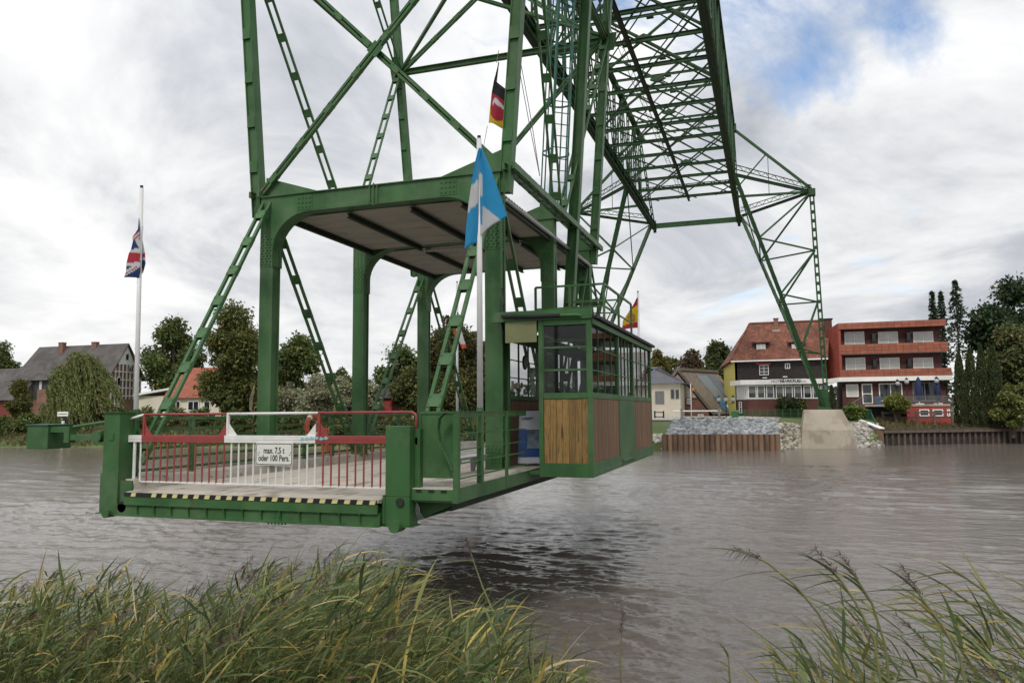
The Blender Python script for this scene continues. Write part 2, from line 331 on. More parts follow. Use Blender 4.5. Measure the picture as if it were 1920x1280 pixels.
def lattice(mb, p0, p1, side, gap, r, n):
    d, s_, nn, M = frame(Vector(p1)-Vector(p0), side); p0, p1 = Vector(p0), Vector(p1)
    for k in (-1, 1): mb.beam(p0+s_*k*gap/2, p1+s_*k*gap/2, r, r, nn)
    for i in range(n):
        a = lerp(p0, p1, i/n)+s_*gap/2*(1 if i % 2 else -1); c = lerp(p0, p1, (i+1)/n)+s_*gap/2*(-1 if i % 2 else 1); mb.beam(a, c, r*0.6, r*0.6, nn)
    return mb
def textobj(txt, size, m, parent, loc, rot=(math.pi/2, 0, 0), sx=1.0, name='lettering', bold=0.0, shear=0.0, align='CENTER'):
    cu = bpy.data.curves.new('t', 'FONT'); cu.body = txt; cu.size = size; cu.align_x = align; cu.align_y = 'CENTER'; cu.extrude = 0.002; cu.offset = bold; cu.shear = shear
    o = bpy.data.objects.new('t', cu); C.objects.link(o); bpy.context.view_layer.update()
    me = bpy.data.meshes.new_from_object(o.evaluated_get(bpy.context.evaluated_depsgraph_get())); bpy.data.objects.remove(o)
    me.materials.clear(); me.materials.append(m); q = bpy.data.objects.new(name, me); C.objects.link(q); q.parent = parent
    q.matrix_local = Matrix.Translation(Vector(loc)-root_loc(parent)) @ Matrix.Rotation(rot[0], 4, 'X') @ Matrix.Diagonal((sx, 1, 1, 1)); return q
def colmesh(name, verts, faces, cols, m, parent=None, smooth=False):
    o0 = root_loc(parent); me = bpy.data.meshes.new(name)
    vv = np.asarray(verts, dtype=np.float32)-np.array([o0.x, o0.y, o0.z], dtype=np.float32)
    fa = np.asarray(faces, dtype=np.int32); k = fa.shape[1]
    me.vertices.add(len(vv)); me.vertices.foreach_set('co', vv.ravel()); me.loops.add(fa.size); me.loops.foreach_set('vertex_index', fa.ravel())
    me.polygons.add(len(fa)); me.polygons.foreach_set('loop_start', np.arange(0, fa.size, k, dtype=np.int32)); me.polygons.foreach_set('loop_total', np.full(len(fa), k, dtype=np.int32))
    me.update(calc_edges=True)
    ca = me.color_attributes.new('Col', 'FLOAT_COLOR', 'POINT'); c4 = np.ones((len(vv), 4), dtype=np.float32); c4[:, :3] = cols; ca.data.foreach_set('color', c4.ravel())
    me.materials.append(m)
    if smooth: me.polygons.foreach_set('use_smooth', np.ones(len(fa), dtype=bool))
    me.validate(); o = bpy.data.objects.new(name, me); C.objects.link(o)
    if parent: o.parent = parent
    return reg(o, parent)

# ------------------------------------------------------------------ setting: water, banks
def struct(name, mb, m, **k): return tag(mb.build(name, m, **k), kind='structure')
mb = MB(); mb.quad((-1500, -60, WATER-0.3), (1200, -60, WATER-0.3), (1200, 160, WATER-0.3), (-1500, 160, WATER-0.3)); river = struct('river_water', mb, mw)
# the stretch of river between the banks, with its wind waves as real relief (finer where it lies close)
def water_sheet():
    nr, na = 900, 720; rr = 1/np.linspace(1/6.0, 1/135.0, nr); th = np.radians(np.linspace(-60, 24, na)); Rg, Tg = np.meshgrid(rr, th, indexing='ij')
    X, Y = (Rg*np.sin(Tg)).ravel(), (Rg*np.cos(Tg)).ravel(); dr = np.gradient(rr)[:, None]; sp = np.repeat(dr, na, 1).ravel(); sa = Rg.ravel()*math.radians(84)/na
    rg_ = np.random.default_rng(77); z = np.zeros_like(X)
    gust = 0.95+0.45*np.sin(X*0.11+1.3)*np.sin(Y*0.17+0.4)+0.3*np.sin(X*0.31-Y*0.12)+0.18*np.sin(Y*0.6+X*0.21)
    calm = 1-0.75*np.exp(-((X+1.0)/2.2)**2-((Y-8.6)/2.2)**2)
    for k in range(110):
        lam = 0.11*(22.0**(k/109.0)); a = math.radians(rg_.normal(86, 30 if lam < 0.5 else 17)); kx, ky = 2*math.pi/lam*math.cos(a), 2*math.pi/lam*math.sin(a)
        steep = 0.040*(1.0 if lam < 0.38 else (0.38/lam)**0.62); res = np.maximum(sp*abs(math.sin(a)), sa*abs(math.cos(a))); fade = np.clip((lam/res-1.2)/1.6, 0.25, 1)
        z += steep*lam/(2*math.pi)*np.sin(kx*X+ky*Y+rg_.uniform(0, 6.283))*fade
    z = z*np.clip(gust, 0.3, 1.7)*calm*1.0
    vs_ = np.c_[X, Y, z+WATER]; i_ = np.arange((nr-1)*na).reshape(nr-1, na)[:, :-1].ravel(); f = np.c_[i_, i_+1, i_+na+1, i_+na]
    me = bpy.data.meshes.new('river_ripples'); me.vertices.add(len(vs_)); me.vertices.foreach_set('co', vs_.astype(np.float32).ravel()); me.loops.add(f.size); me.loops.foreach_set('vertex_index', f.astype(np.int32).ravel()); me.polygons.add(len(f)); me.polygons.foreach_set('loop_start', np.arange(0, f.size, 4, dtype=np.int32)); me.polygons.foreach_set('loop_total', np.full(len(f), 4, dtype=np.int32)); me.update(calc_edges=True); me.polygons.foreach_set('use_smooth', np.ones(len(f), dtype=bool))
    me.materials.append(mw); o = bpy.data.objects.new('river_water', me); C.objects.link(o); o['kind'] = 'structure'
    return o
water_sheet()
# far bank: shoreline runs obliquely, land behind it rises to a flat
SH = [(-1500, 20), (-400, 52), (-150, 61.5), (-85, 66.8), (-71, 68.8), (-60, 70.0), (-40, 71.3), (-10.4, 71.9), (-9.4, 71.9), (0.7, 73.3), (0.95, 76.6), (2.2, 78.4), (8.3, 82.0), (10.5, 85.3), (15.6, 88.4), (25, 93.6), (60, 108), (300, 190), (1200, 420)]
def bank_profile(x):
    if -10.6 < x < 0.5: return [(-0.6, -3.4), (0.35, -3.4), (0.36, -1.9), (2.2, -1.2), (5.0, -0.55), (7.2, -0.05), (10, 0.1), (30, 0.35)]
    if 10.4 < x < 26: return [(-0.5, -3.4), (0.35, -3.4), (0.36, -1.35), (3.0, -0.75), (5.0, -0.5), (7.2, -0.25), (10, 0.0), (30, 0.35)]
    return [(-1.5, -3.3), (0, -2.62), (1.2, -1.9), (2.2, -1.4), (4.0, -0.5), (7.2, -0.1), (10, 0.1), (30, 0.35)]
rows = []
for x, y in SH: rows.append([(x, y+d, z) for d, z in bank_profile(x)]+[(x*2.2, 5200, 0.35)])
mb = MB(); k = len(rows[0])
mb.v = [p for r in rows for p in r]; mb.f = [(i*k+j, (i+1)*k+j, (i+1)*k+j+1, i*k+j+1) for i in range(len(rows)-1) for j in range(k-1)]
struct('far_bank_ground', mb, M_GRASS)
# near bank under the camera
def near_z(x, y):
    e = shore_near(x)
    return -0.62 - max(0, (y-(e-7.2)))*0.30 if y < e else -2.75-0.2*(y-e)
def shore_near(x):
    return 8.3+0.35*math.sin(x*0.9)-0.05*x + (-2.9 if -1.6 < x < 0.9 else 0)*max(0, 1-abs((x+0.3)/1.6))
mb = MB(); xs = [-60, -40, -25, -18, -14]+[-12+0.5*i for i in range(41)]+[9, 11, 14, 20, 40]; ys = [-40, -10, -4, 0]+[1+0.5*i for i in range(21)]
mb.v = [(x, y, near_z(x, y)+(0.06*math.sin(3.1*x+1.7*y) if y > 0 else 0)) for x in xs for y in ys]; k = len(ys)
mb.f = [(i*k+j, (i+1)*k+j, (i+1)*k+j+1, i*k+j+1) for i in range(len(xs)-1) for j in range(k-1)]
struct('near_bank_ground', mb, M_SOIL, smooth=True)

# ------------------------------------------------------------------ the gondola
XL, XR, CW = -10.37, -5.10, 0.33
Y1, Y2, Y3 = 14.14, 18.14, 22.14
YF, YB = 10.37, 27.2
HB = 5.85
G = thing('ferry_gondola', (-7.74, 18.8, -0.55), 'green steel transporter ferry gondola with roofed deck, red and white gate and side cabin', 'ferry gondola')
MB().box(-10.2, -5.5, 10.62, YB, -0.27, -0.15).build('deck_slab', M_CONC, G, bevel=0.01)
MB().prism([(-10.2, 10.62, -0.15), (-10.2, 10.27, -0.168), (-10.2, 10.27, -0.21), (-10.2, 10.62, -0.27)], (4.7, 0, 0)).build('deck_lip', M_CONC, G)
mb = MB().prism([(-10.2, 10.46, -0.17), (-10.2, YB, -0.17), (-10.28, YB, 0.02), (-10.28, 10.52, 0.02)], (-0.185, 0, 0)); mb.box(-10.75, -10.465, 10.73, YB, -0.17, 0.018); mb.build('kerb', M_KERB, G, bevel=0.012)
MB().box(-5.5, -4.34, 10.47, YB, -0.11, 0.0).build('walkway_slab', M_CONC, G, bevel=0.008)
# front girder
mb = MB().box(-10.22, -5.52, 10.262, 10.30, -0.375, -0.236); mb.box(-10.4, -5.5, 10.30, 10.36, -0.54, -0.37); mb.box(-10.4, -5.5, 10.24, 10.5, -0.56, -0.541); mb.box(-10.4, -5.5, 10.40, 10.6, -0.53, -0.28)
front_girder = mb.build('front_girder', M_STEEL, G)
st = mesh_of(MB().prism([(-0.009, 0, 0.165), (-0.009, -0.05, 0.165), (-0.009, -0.012, 0.0), (-0.009, 0, 0)], (0.018, 0, 0)), M_STEEL)
for i in range(13): piece('stiffener', st, front_girder, (-9.95+i*0.345, 10.299, -0.54))
MB().box(-10.21, -5.53, 10.252, 10.272, -0.236, -0.172).build('hazard_strip', M_BLACK, G)
ye = mesh_of(MB().prism([(-0.05, -0.002, -0.031), (0.045, -0.002, -0.031), (0.065, -0.002, 0.031), (-0.03, -0.002, 0.031)], (0, 0.004, 0)), M_YEL)
for i in range(22):
    if i not in (1,): piece('hazard_stripe', ye, G, (-10.02+i*0.2105, 10.252, -0.204))
mb = MB()
for i in range(6): mb.sphere((-7.42+i*0.062, 10.3, -0.575), 0.018, 6, 4)
for i in range(4): mb.sphere((-7.3+(i % 2)*0.08, 10.292, -0.47+(i//2)*0.05), 0.014, 6, 4)
tag(mb.build('girder_rivets', M_STEEL, G), kind='stuff')
# end posts
mb = MB().box(-10.81, -10.47, 10.37, 10.40, -0.53, 1.14); mb.box(-10.81, -10.78, 10.40, 10.66, -0.53, 1.14); mb.box(-10.50, -10.47, 10.40, 10.72, -0.53, 1.14); mb.box(-10.86, -10.44, 10.66, 10.69, -0.53, 1.10)
mb.box(-10.90, -10.42, 10.34, 10.7, 1.141, 1.156); mb.box(-10.9, -10.40, 10.34, 10.72, -0.552, -0.532); mb.box(-10.86, -10.811, 10.38, 10.66, -0.53, 0.12); mb.box(-10.70, -10.59, 10.356, 10.369, 0.68, 0.79)
mb.box(-10.469, -10.22, 10.42, 10.45, -0.53, 0.0)
end_post = mb.build('end_post', M_STEEL, G)
MB().tube([(-10.63, 10.28, -0.535), (-10.63, 10.5, -0.535)], 0.075, 14).build('pin', M_STEEL, end_post)
MB().tube([(-10.30, 10.30, -0.42), (-10.30, 10.5, -0.42)], 0.09, 14).build('buffer', M_RUBBER, end_post)
mb = MB().box(-5.447, -5.052, 10.37, 10.62, 0.0-0.12, 0.91); mb.box(-5.447, -5.052, 10.372, 10.66, -0.545, -0.123)
mb.box(-5.50, -5.0, 10.36, 10.7, -0.56, -0.546); mb.box(-5.49, -5.449, 10.36, 10.5, -0.53, -0.1)
end_post2 = mb.build('end_post', M_STEEL, G, bevel=0.006)
MB().tube([(-5.25, 10.26, -0.545), (-5.25, 10.5, -0.545)], 0.088, 14).build('pin', M_STEEL, end_post2)
MB().tube([(-5.20, 10.345, -0.20), (-5.20, 10.4, -0.20)], 0.065, 12).build('bolt_plate', M_DARKST, end_post2)
MB().box(-5.05, -4.97, 10.55, 10.66, 0.0, 0.86).build('latch_column', M_STEEL, end_post2)
# left counterweight arm
a0, a1 = at(48, 797, Y=10.75), at(86, 842, Y=10.75)
arm = MB().box(-12.86, -12.36, 10.62, 11.12, 0.50, 0.92).build('counterweight', M_STEEL, G, bevel=0.01)
MB().box(-12.88, -12.34, 10.60, 11.14, 0.921, 0.945).build('lid', M_TEAL, arm)
mb = MB().box(-12.36, -11.92, 10.66, 10.80, 0.80, 0.90); mb.box(-12.02, -11.90, 10.65, 10.81, 0.62, 0.90); mb.box(-11.9, -11.22, 10.67, 10.79, 0.66, 0.76)
lever = mb.build('lever_arm', M_STEEL, G)
MB().tube([(-11.22, 10.60, 0.73), (-11.22, 10.86, 0.73)], 0.10, 16).build('pivot', M_STEEL, lever)
MB().tube([(-11.88, 10.73, 0.895), (-10.82, 10.73, 1.02)], 0.028, 8).build('stay_rod', M_STEEL, lever)
mb = MB()
for z in (0.60, 0.90): mb.box(-11.24, -10.81, 10.62, 10.84, z-0.012, z+0.012)
mb.prism([(-10.815, 10.735, 0.36), (-11.10, 10.735, 0.58), (-11.24, 10.735, 0.66), (-11.24, 10.735, 0.80), (-11.05, 10.735, 0.95), (-10.815, 10.735, 1.08)], (0, 0.016, 0)); mb.build('pivot_bracket', M_STEEL, lever)

# longitudinal girders and cross beams under the deck
for x in (-10.38, -5.3): MB().ibeam((x, 10.5, -0.41), (x, YB, -0.41), 0.22, 0.27).build('side_girder', M_STEEL, G)
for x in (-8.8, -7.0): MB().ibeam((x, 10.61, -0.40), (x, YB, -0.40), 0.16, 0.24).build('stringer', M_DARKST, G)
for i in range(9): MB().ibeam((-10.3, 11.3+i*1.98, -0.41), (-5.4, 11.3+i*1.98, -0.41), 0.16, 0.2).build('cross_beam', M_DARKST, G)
# walkway fascia and brackets
mb = MB().box(-4.338, -4.31, 10.44, YB, -0.195, 0.012); mb.box(-4.42, -4.339, 10.44, YB, -0.195, -0.18); mb.box(-5.05, -4.36, 10.44, 10.469, -0.17, -0.012); mb.box(-5.05, -4.34, 10.47, 10.6, -0.20, -0.171)
mb.build('walkway_fascia', M_STEEL, G)
for i in range(3): MB().box(-4.98+i*0.2, -4.89+i*0.2, 10.432, 10.4405, -0.055, -0.018).build('worn_mark', M_BLACK, G)
for i, y in enumerate((10.75, 11.9, 13.0, 14.2, 15.6, 17.2, 19, 21, 23, 25)):
    MB().prism([(-5.2, y, -0.18), (-4.40, y, -0.18), (-4.40, y, -0.22), (-5.2, y, -0.54)], (0, 0.02, 0)).build('bracket', M_STEEL, G)
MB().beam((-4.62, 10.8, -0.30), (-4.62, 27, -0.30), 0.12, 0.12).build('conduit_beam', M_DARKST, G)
mb = MB()
for i in range(4): mb.tube([(-5.0+0.015*i, 10.5, -0.18-0.03*i), (-4.99+0.02*i, 10.46, -0.35), (-4.93+0.03*i, 10.46, -0.47), (-4.86+0.02*i, 10.52, -0.52+0.01*i)], 0.0035, 5)
mb.build('loose_cable', M_GREY, G)

# gate -----------------------------------------------------------------
YG = 10.60
gate = MB().box(-10.2, -5.5, YG-0.012, YG+0.012, -0.035, -0.012).build('gate_bottom_rail', M_WHITE, G)
def gate_seg(x0, x1, m):
    o = MB().box(x0, x1, YG-0.035, YG+0.035, 0.64, 0.757).build('gate_beam', m, G, bevel=0.004); MB().box(x0+0.001, x1-0.001, YG-0.039, YG-0.0355, 0.692, 0.702).build('seam', m, o); return o
seg = [(-10.59, -10.19, M_WHITE), (-10.185, -8.50, M_RED), (-8.495, -6.78, M_WHITE), (-6.775, -5.45, M_RED)]
beams = [gate_seg(*s_) for s_ in seg]
def rail(path, m): return MB().tube(path, 0.021, 10).build('gate_rail', m, G, smooth=True)
rail([(-10.55, YG, 1.02), (-10.18, YG, 1.105)], M_WHITE); rail([(-10.18, YG, 1.105), (-8.47, YG, 1.108)], M_RED); rail([(-8.47, YG, 1.108), (-6.75, YG, 1.112)], M_WHITE)
rail([(-6.75, YG, 1.112), (-5.20, YG, 1.116), (-5.12, YG, 1.11), (-5.07, YG, 1.085), (-5.055, YG, 1.04), (-5.055, YG, 0.70)], M_RED)
MB().box(-5.10, -5.0, YG-0.05, YG+0.05, 0.62, 0.75).build('rail_clamp', M_RED, G, bevel=0.012)
for x, m in ((-10.17, M_RED), (-8.45, M_WHITE), (-6.73, M_RED)): MB().box(x-0.02, x+0.02, YG-0.02, YG+0.02, 0.757, 1.10).build('gate_upright', m, G)
for x0, x1, m in ((-10.15, -10.0, M_RED), (-8.49, -8.64, M_RED), (-8.43, -8.27, M_WHITE), (-6.79, -6.95, M_WHITE), (-6.71, -6.56, M_RED)):
    MB().prism([(x0, YG-0.006, 0.7575), (x1, YG-0.006, 0.7575), (x0, YG-0.006, 0.95)], (0, 0.012, 0)).build('gate_gusset', m, G)
pw, pr = [mesh_of(MB().tube([(0, 0, -0.03), (0, 0, 0.645)], 0.0145, 8), m) for m in (M_WHITE, M_RED)]
thick = mesh_of(MB().tube([(0, 0, -0.03), (0, 0, 0.645)], 0.026, 8), M_WHITE)
piece('picket', thick, G, (-10.36, YG, 0)); piece('picket', pw, G, (-10.23, YG, 0))
for i in range(32): piece('picket', pr if i < 12 or i >= 24 else pw, G, (-10.09+i*(4.44/31), YG, 0))
# blue paint flakes on the beam
mb = MB(); rnd = random.Random(5)
for i in range(6):
    x = -7.05+i*0.085; z = 0.69+rnd.uniform(-0.02, 0.03); mb.prism([(x, YG-0.0415, z-0.015), (x+0.06, YG-0.0415, z-0.02), (x+0.09, YG-0.0415, z+0.01), (x+0.03, YG-0.0415, z+0.035)], (0, 0.002, 0))
mb.build('paint_flake', mat('blue_flake', (0.28, 0.50, 0.55), 0.6), beams[2])

# portals --------------------------------------------------------------
def portal(y, idx):
    xl0, xl1, xr0, xr1 = XL-CW/2, XL+CW/2, XR-CW/2, XR+CW/2
    base = 0.0
    for (a, b_, sgn) in ((xl0, xl1, 1), (xr0, xr1, -1)):
        c = MB().box(a, b_, y, y+0.03, base, 4.35); c.box(a, b_, y+0.25, y+0.28, base, 4.35); c.box(a+0.03, a+0.05, y+0.03, y+0.25, base, 4.35); c.box(b_-0.05, b_-0.03, y+0.03, y+0.25, base, 4.35)
        col = c.build('column', M_STEEL, G)
        MB().box(a-0.008, b_+0.008, y-0.012, y+0.292, base+0.001, 0.02).build('base_plate', M_STEEL, col)
        MB().box(a-0.004, b_+0.004, y-0.010, y-0.001, 0.02, 0.42).build('splice_plate', M_STEEL, col)
        rv = MB()
        for i in range(5):
            for j in range(4): rv.sphere((a+0.05+j*0.077, y-0.012, 0.14+i*0.065), 0.02, 6, 4)
        for i in range(11):
            for j in range(3): rv.sphere((a+0.07+j*0.095+(0.03 if i % 2 else 0)-0.015, y-0.016, 4.36+i*0.062), 0.021, 6, 4)
            rv.sphere((b_+0.004 if sgn > 0 else a-0.004, y+0.14, 4.36+i*0.062), 0.024, 6, 4); rv.sphere((a-0.004 if sgn > 0 else b_+0.004, y+0.14, 4.36+i*0.062), 0.024, 6, 4)
        tag(rv.build('column_rivets', M_STEEL, col), kind='stuff')
    # haunched frame: outline with quarter-ellipse corners
    z0, zi, ax_ = 4.30, 5.46, 0.92; az_ = 0.80
    arc_l = [(xl1+ax_*(1-math.cos(t_)), zi-az_+az_*math.sin(t_)) for t_ in [i*math.pi/2/10 for i in range(11)]]
    arc_r = [(xr0-(x-xl1), z) for x, z in arc_l][::-1]
    inner = [(xl1, z0)]+arc_l+arc_r+[(xr0, z0)]
    # web built as a strip between the outer outline and the inner curve
    w = MB(); ys_ = (y-0.009, y+0.289)
    outer = [(xl0, z0)]+[(xl0, zi-az_) for _ in arc_l[:1]]
    def outpt(i, n_):
        x, z = inner[i]
        if i == 0: return (xl0, z0)
        if i == n_-1: return (xr1, z0)
        if i <= 6: return (xl0, z if i == 1 else z0+(HB-z0)*(0.31+(i-1)*0.138))
        if i >= n_-7: j = n_-1-i; return (xr1, z if j == 1 else z0+(HB-z0)*(0.31+(j-1)*0.138))
        if i <= 11: return (xl0+(x-xl0)*((i-6)/5.0), HB)
        if i >= n_-12: j = n_-1-i; return (xr1-(xr1-x)*((j-6)/5.0), HB)
        return (x, HB)
    nI = len(inner); outl = [outpt(i, nI) for i in range(nI)]
    outl = [(xl0, HB) if i == 6 else ((xr1, HB) if i == nI-7 else p) for i, p in enumerate(outl)]
    vs_ = []
    for yy in ys_: vs_ += [(p[0], yy, p[1]) for p in inner]+[(p[0], yy, p[1]) for p in outl]
    fs_ = []
    for i in range(nI-1):
        fs_.append((i, i+1, nI+i+1, nI+i)); o_ = 2*nI; fs_.append((o_+i+1, o_+i, o_+nI+i, o_+nI+i+1))
        fs_.append((i+1, i, o_+i, o_+i+1)); fs_.append((nI+i, nI+i+1, o_+nI+i+1, o_+nI+i))
    fs_ += [(0, nI, 3*nI, 2*nI), (nI-1, 2*nI+nI-1, 3*nI+nI-1, 2*nI-1)]
    fr = w.add(vs_, fs_).build('portal_frame', M_STEEL, G)
    fl = MB()
    for i in range(nI-1):
        (xa, za), (xb, zb) = inner[i], inner[i+1]
        fl.beam((xa, y+0.14, za), (xb, y+0.14, zb), 0.36, 0.018, (0, 0, 1) if abs(xb-xa) > abs(zb-za) else (1, 0, 0))
    fl.build('curved_flange', M_STEEL, fr)
    MB().box(xl0-0.05, xr1+0.05, y-0.05, y+0.33, HB+0.001, HB+0.022).build('top_flange', M_STEEL, fr)
    for xa, s_ in ((XL+0.95, 1), (XR-0.95, -1)):
        MB().box(xa-0.19, xa+0.19, y-0.017, y-0.0095, 5.49, 5.82).build('cover_plate', M_STEEL, fr)
    cxm = (XL+XR)/2
    for dx in (-0.09, 0.0, 0.09): MB().box(cxm+dx-0.012, cxm+dx+0.012, y-0.045, y-0.0095, 5.42 if dx == 0 else 5.47, 5.9 if dx == 0 else 5.845).build('stiffener', M_STEEL, fr)
    rv = MB()
    for xa in (XL+0.95, XR-0.95):
        for i in range(12): rv.sphere((xa-0.14+(i % 4)*0.093, y-0.020, 5.55+(i//4)*0.10), 0.02, 6, 4)
    for i in range(44): rv.sphere((XL+1.0+i*0.075, y-0.010, 5.49), 0.012, 5, 3)
    for i in range(9):
        for j in range(3): rv.sphere((xl0+0.05+j*0.1, y-0.012, 5.0+i*0.06), 0.016, 5, 3)
    tag(rv.build('frame_rivets', M_STEEL, fr), kind='stuff')
    for xa, xb in ((xl0+0.02, XL+1.35), (xr1-0.02, XR-1.35)):
        MB().prism([(xa, y+0.13, HB+0.023), (xb, y+0.13, HB+0.023), (xa, y+0.13, HB+0.50)], (0, 0.02, 0)).build('gusset', M_STEEL, fr)
for i, y in enumerate((Y1, Y2, Y3)): portal(y, i)

# roof between the portals
for (ya, yb) in ((Y1+0.285, Y2-0.012), (Y2+0.285, Y3-0.012)):
    mb = MB(); n = int((yb-ya)/0.09)
    for i in range(n+1):
        y = ya+(yb-ya)*i/n; dz = 0.014*(1 if i % 2 else -1); mb.v += [(-10.16, y, 5.43+dz), (-7.7, y, 5.455+dz), (-4.93, y, 5.43+dz), (-10.16, y, 5.46+dz), (-7.7, y, 5.485+dz), (-4.93, y, 5.46+dz)]
    for i in range(n):
        a = i*6; c = a+6
        for j, k_ in ((0, 1), (1, 2)): mb.f += [(a+j, a+k_, c+k_, c+j), (a+3+k_, a+3+j, c+3+j, c+3+k_)]
        mb.f += [(a, c, c+3, a+3), (a+2, a+5, c+5, c+2)]
    mb.build('roof_sheet', M_SHEET, G)
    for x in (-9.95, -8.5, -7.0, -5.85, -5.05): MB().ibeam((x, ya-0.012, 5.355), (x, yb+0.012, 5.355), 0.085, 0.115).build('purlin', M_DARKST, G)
MB().tube([(-8.3, Y2-0.12, 5.27), (-6.6, Y2-0.12, 5.27)], 0.035, 8).build('tube_lamp', M_SHEET, G)
# side beams along the roof edges
for x in (-4.72, -10.66):
    ladder('roof_side_beam', G, (x, Y1-0.1, 5.93), (x, Y3+0.35, 5.93), (1, 0, 0), 0.17, 0.05, 0.11, 12, bw=0.12)
MB().tube([(-4.85, Y1+0.1, 5.30), (-4.85, Y3, 5.34)], 0.035, 8).build('gutter_pipe', M_ALU, G)
# side braces of the deck
for x in (XL-0.02, XR+0.02):
    ladder('deck_brace', G, (x, 10.72, 0.25), (x, Y1+0.02, 5.75), (1, 0, 0), 0.125, 0.062, 0.06, 8, bw=0.24, lips=False)
    ladder('deck_brace', G, (x, Y1+0.36, 5.30), (x, Y2-0.06, 0.15), (1, 0, 0), 0.125, 0.055, 0.055, 7, bw=0.2, lips=False)
    ladder('deck_brace', G, (x, Y2+0.34, 0.15), (x, Y3-0.06, 5.30), (1, 0, 0), 0.125, 0.055, 0.055, 7, bw=0.2, lips=False)
    ladder('deck_brace', G, (x, Y3+0.34, 5.65), (x, 26.6, 0.10), (1, 0, 0), 0.125, 0.055, 0.055, 7, bw=0.2, lips=False)
# hanger frame
def hx(side, z): return (-10.72-0.088*(z-6)) if side < 0 else (-4.82+0.075*(z-6))
ZN, ZN2, ZT = 12.3, 17.9, 21.3
hang = {}
for s_ in (-1, 1):
    for y in (Y1+0.14, Y3+0.14):
        p0, p1 = V(hx(s_, 5.45), y, 5.45), V(hx(s_, ZT), y, ZT)
        mb = MB().ibeam(p0, p1, 0.24, 0.23, (1, 0, 0), 0.022, 0.17)
        o = mb.build('hanger_post', M_STEEL, G)
        for i in range(14):
            z = 6.6+i*1.05; q = V(hx(s_, z), y, z); MB().box(q.x-0.10, q.x+0.10, y-0.135, y-0.1205, z-0.13, z+0.13).build('splice_plate', M_STEEL, o)
        hang[(s_, y)] = o
for y in (Y1+0.14, Y3+0.14):
    for z0, z1 in ((5.95, ZN), (ZN, ZN2)):
        for s_ in (-1, 1):
            off = 0.055*s_
            ladder('cross_brace', G, (hx(s_, z0)-s_*0.1, y+off, z0), (hx(-s_, z1)+s_*0.1, y+off, z1), (1, 0, -1*s_), 0.022, 0.058, 0.07, 9, bw=0.26)
        c_ = V((hx(-1, z0)+hx(1, z0))/2, y, 0); zc = z0+(z1-z0)*abs(hx(1, z0)-hx(-1, z0))/(abs(hx(1, z0)-hx(-1, z0))+abs(hx(1, z1)-hx(-1, z1)))
        MB().prism([(c_.x-0.2, y-0.1, zc), (c_.x, y-0.1, zc-0.2), (c_.x+0.2, y-0.1, zc), (c_.x, y-0.1, zc+0.2)], (0, 0.01, 0)).build('node_plate', M_STEEL, G)
    for z in (ZN, ZN2, ZT):
        MB().ibeam((hx(-1, z), y, z), (hx(1, z), y, z), 0.16, 0.17).build('strut', M_STEEL, G)
    for s_ in (-1, 1):
        MB().prism([(hx(s_, ZN)-0.25, y-0.02, ZN-0.35), (hx(s_, ZN)+0.25, y-0.02, ZN-0.35), (hx(s_, ZN)+0.35, y-0.02, ZN+0.2), (hx(s_, ZN)-0.35, y-0.02, ZN+0.2)], (0, 0.012, 0)).build('node_plate', M_STEEL, G)
for s_ in (-1, 1):
    ya, yb, ym = Y1+0.14, Y3+0.14, Y2+0.14
    for yy in (ya, yb):
        ladder('side_brace', G, (hx(s_, 6.0), ym+(0.12 if yy > ym else -0.12), 5.95), (hx(s_, ZN), yy+(-0.1 if yy > ym else 0.1), ZN), (1, 0, 0), 0.14, 0.05, 0.05, 8, bw=0.2, lips=False)
        ladder('side_brace', G, (hx(s_, ZN), yy, ZN), (hx(s_, ZN2), ym, ZN2), (1, 0, 0), 0.14, 0.05, 0.05, 8, bw=0.2, lips=False)
    for z in (ZN, ZN2, ZT): MB().ibeam((hx(s_, z), ya, z+0.01), (hx(s_, z), yb, z+0.01), 0.16, 0.18).build('strut', M_STEEL, G)
MB().beam((hx(-1, ZN), Y3+0.14, ZN), (hx(1, ZN), Y1+0.14, ZN), 0.09, 0.09).build('plan_brace', M_STEEL, G)
MB().beam((hx(-1, ZN), Y1+0.14, ZN+0.11), (hx(1, ZN), Y3+0.14, ZN+0.11), 0.09, 0.09).build('plan_brace', M_STEEL, G)
# trolley that runs under the bridge
for s_ in (-1, 1):
    xx = -12.0 if s_ < 0 else -2.75
    MB().ibeam((xx, 11.5, 21.35), (xx, 25.2, 21.35), 0.3, 0.5).build('trolley_beam', M_STEEL2, G)
    for y in (Y1+0.14, Y3+0.14): MB().ibeam((hx(s_, ZT), y, 21.35), (xx, y, 21.35), 0.2, 0.3).build('trolley_arm', M_STEEL2, G)
    for y in (12, 14.3, 22.3, 24.7): MB().tube([(xx-0.1, y, 21.72), (xx+0.1, y, 21.72)], 0.24, 16).build('trolley_wheel', M_GREY, G)
# post rising from the cabin roof through the hanger
pA, pB = at(1063, 577, Y=19.4), at(1097, 0, Y=19.4)
pC = pA+(pB-pA)*1.75
MB().ibeam(V(pA.x, 19.4, 2.9), pC, 0.24, 0.26, (1, 0, 0)).build('service_post', M_STEEL, G)
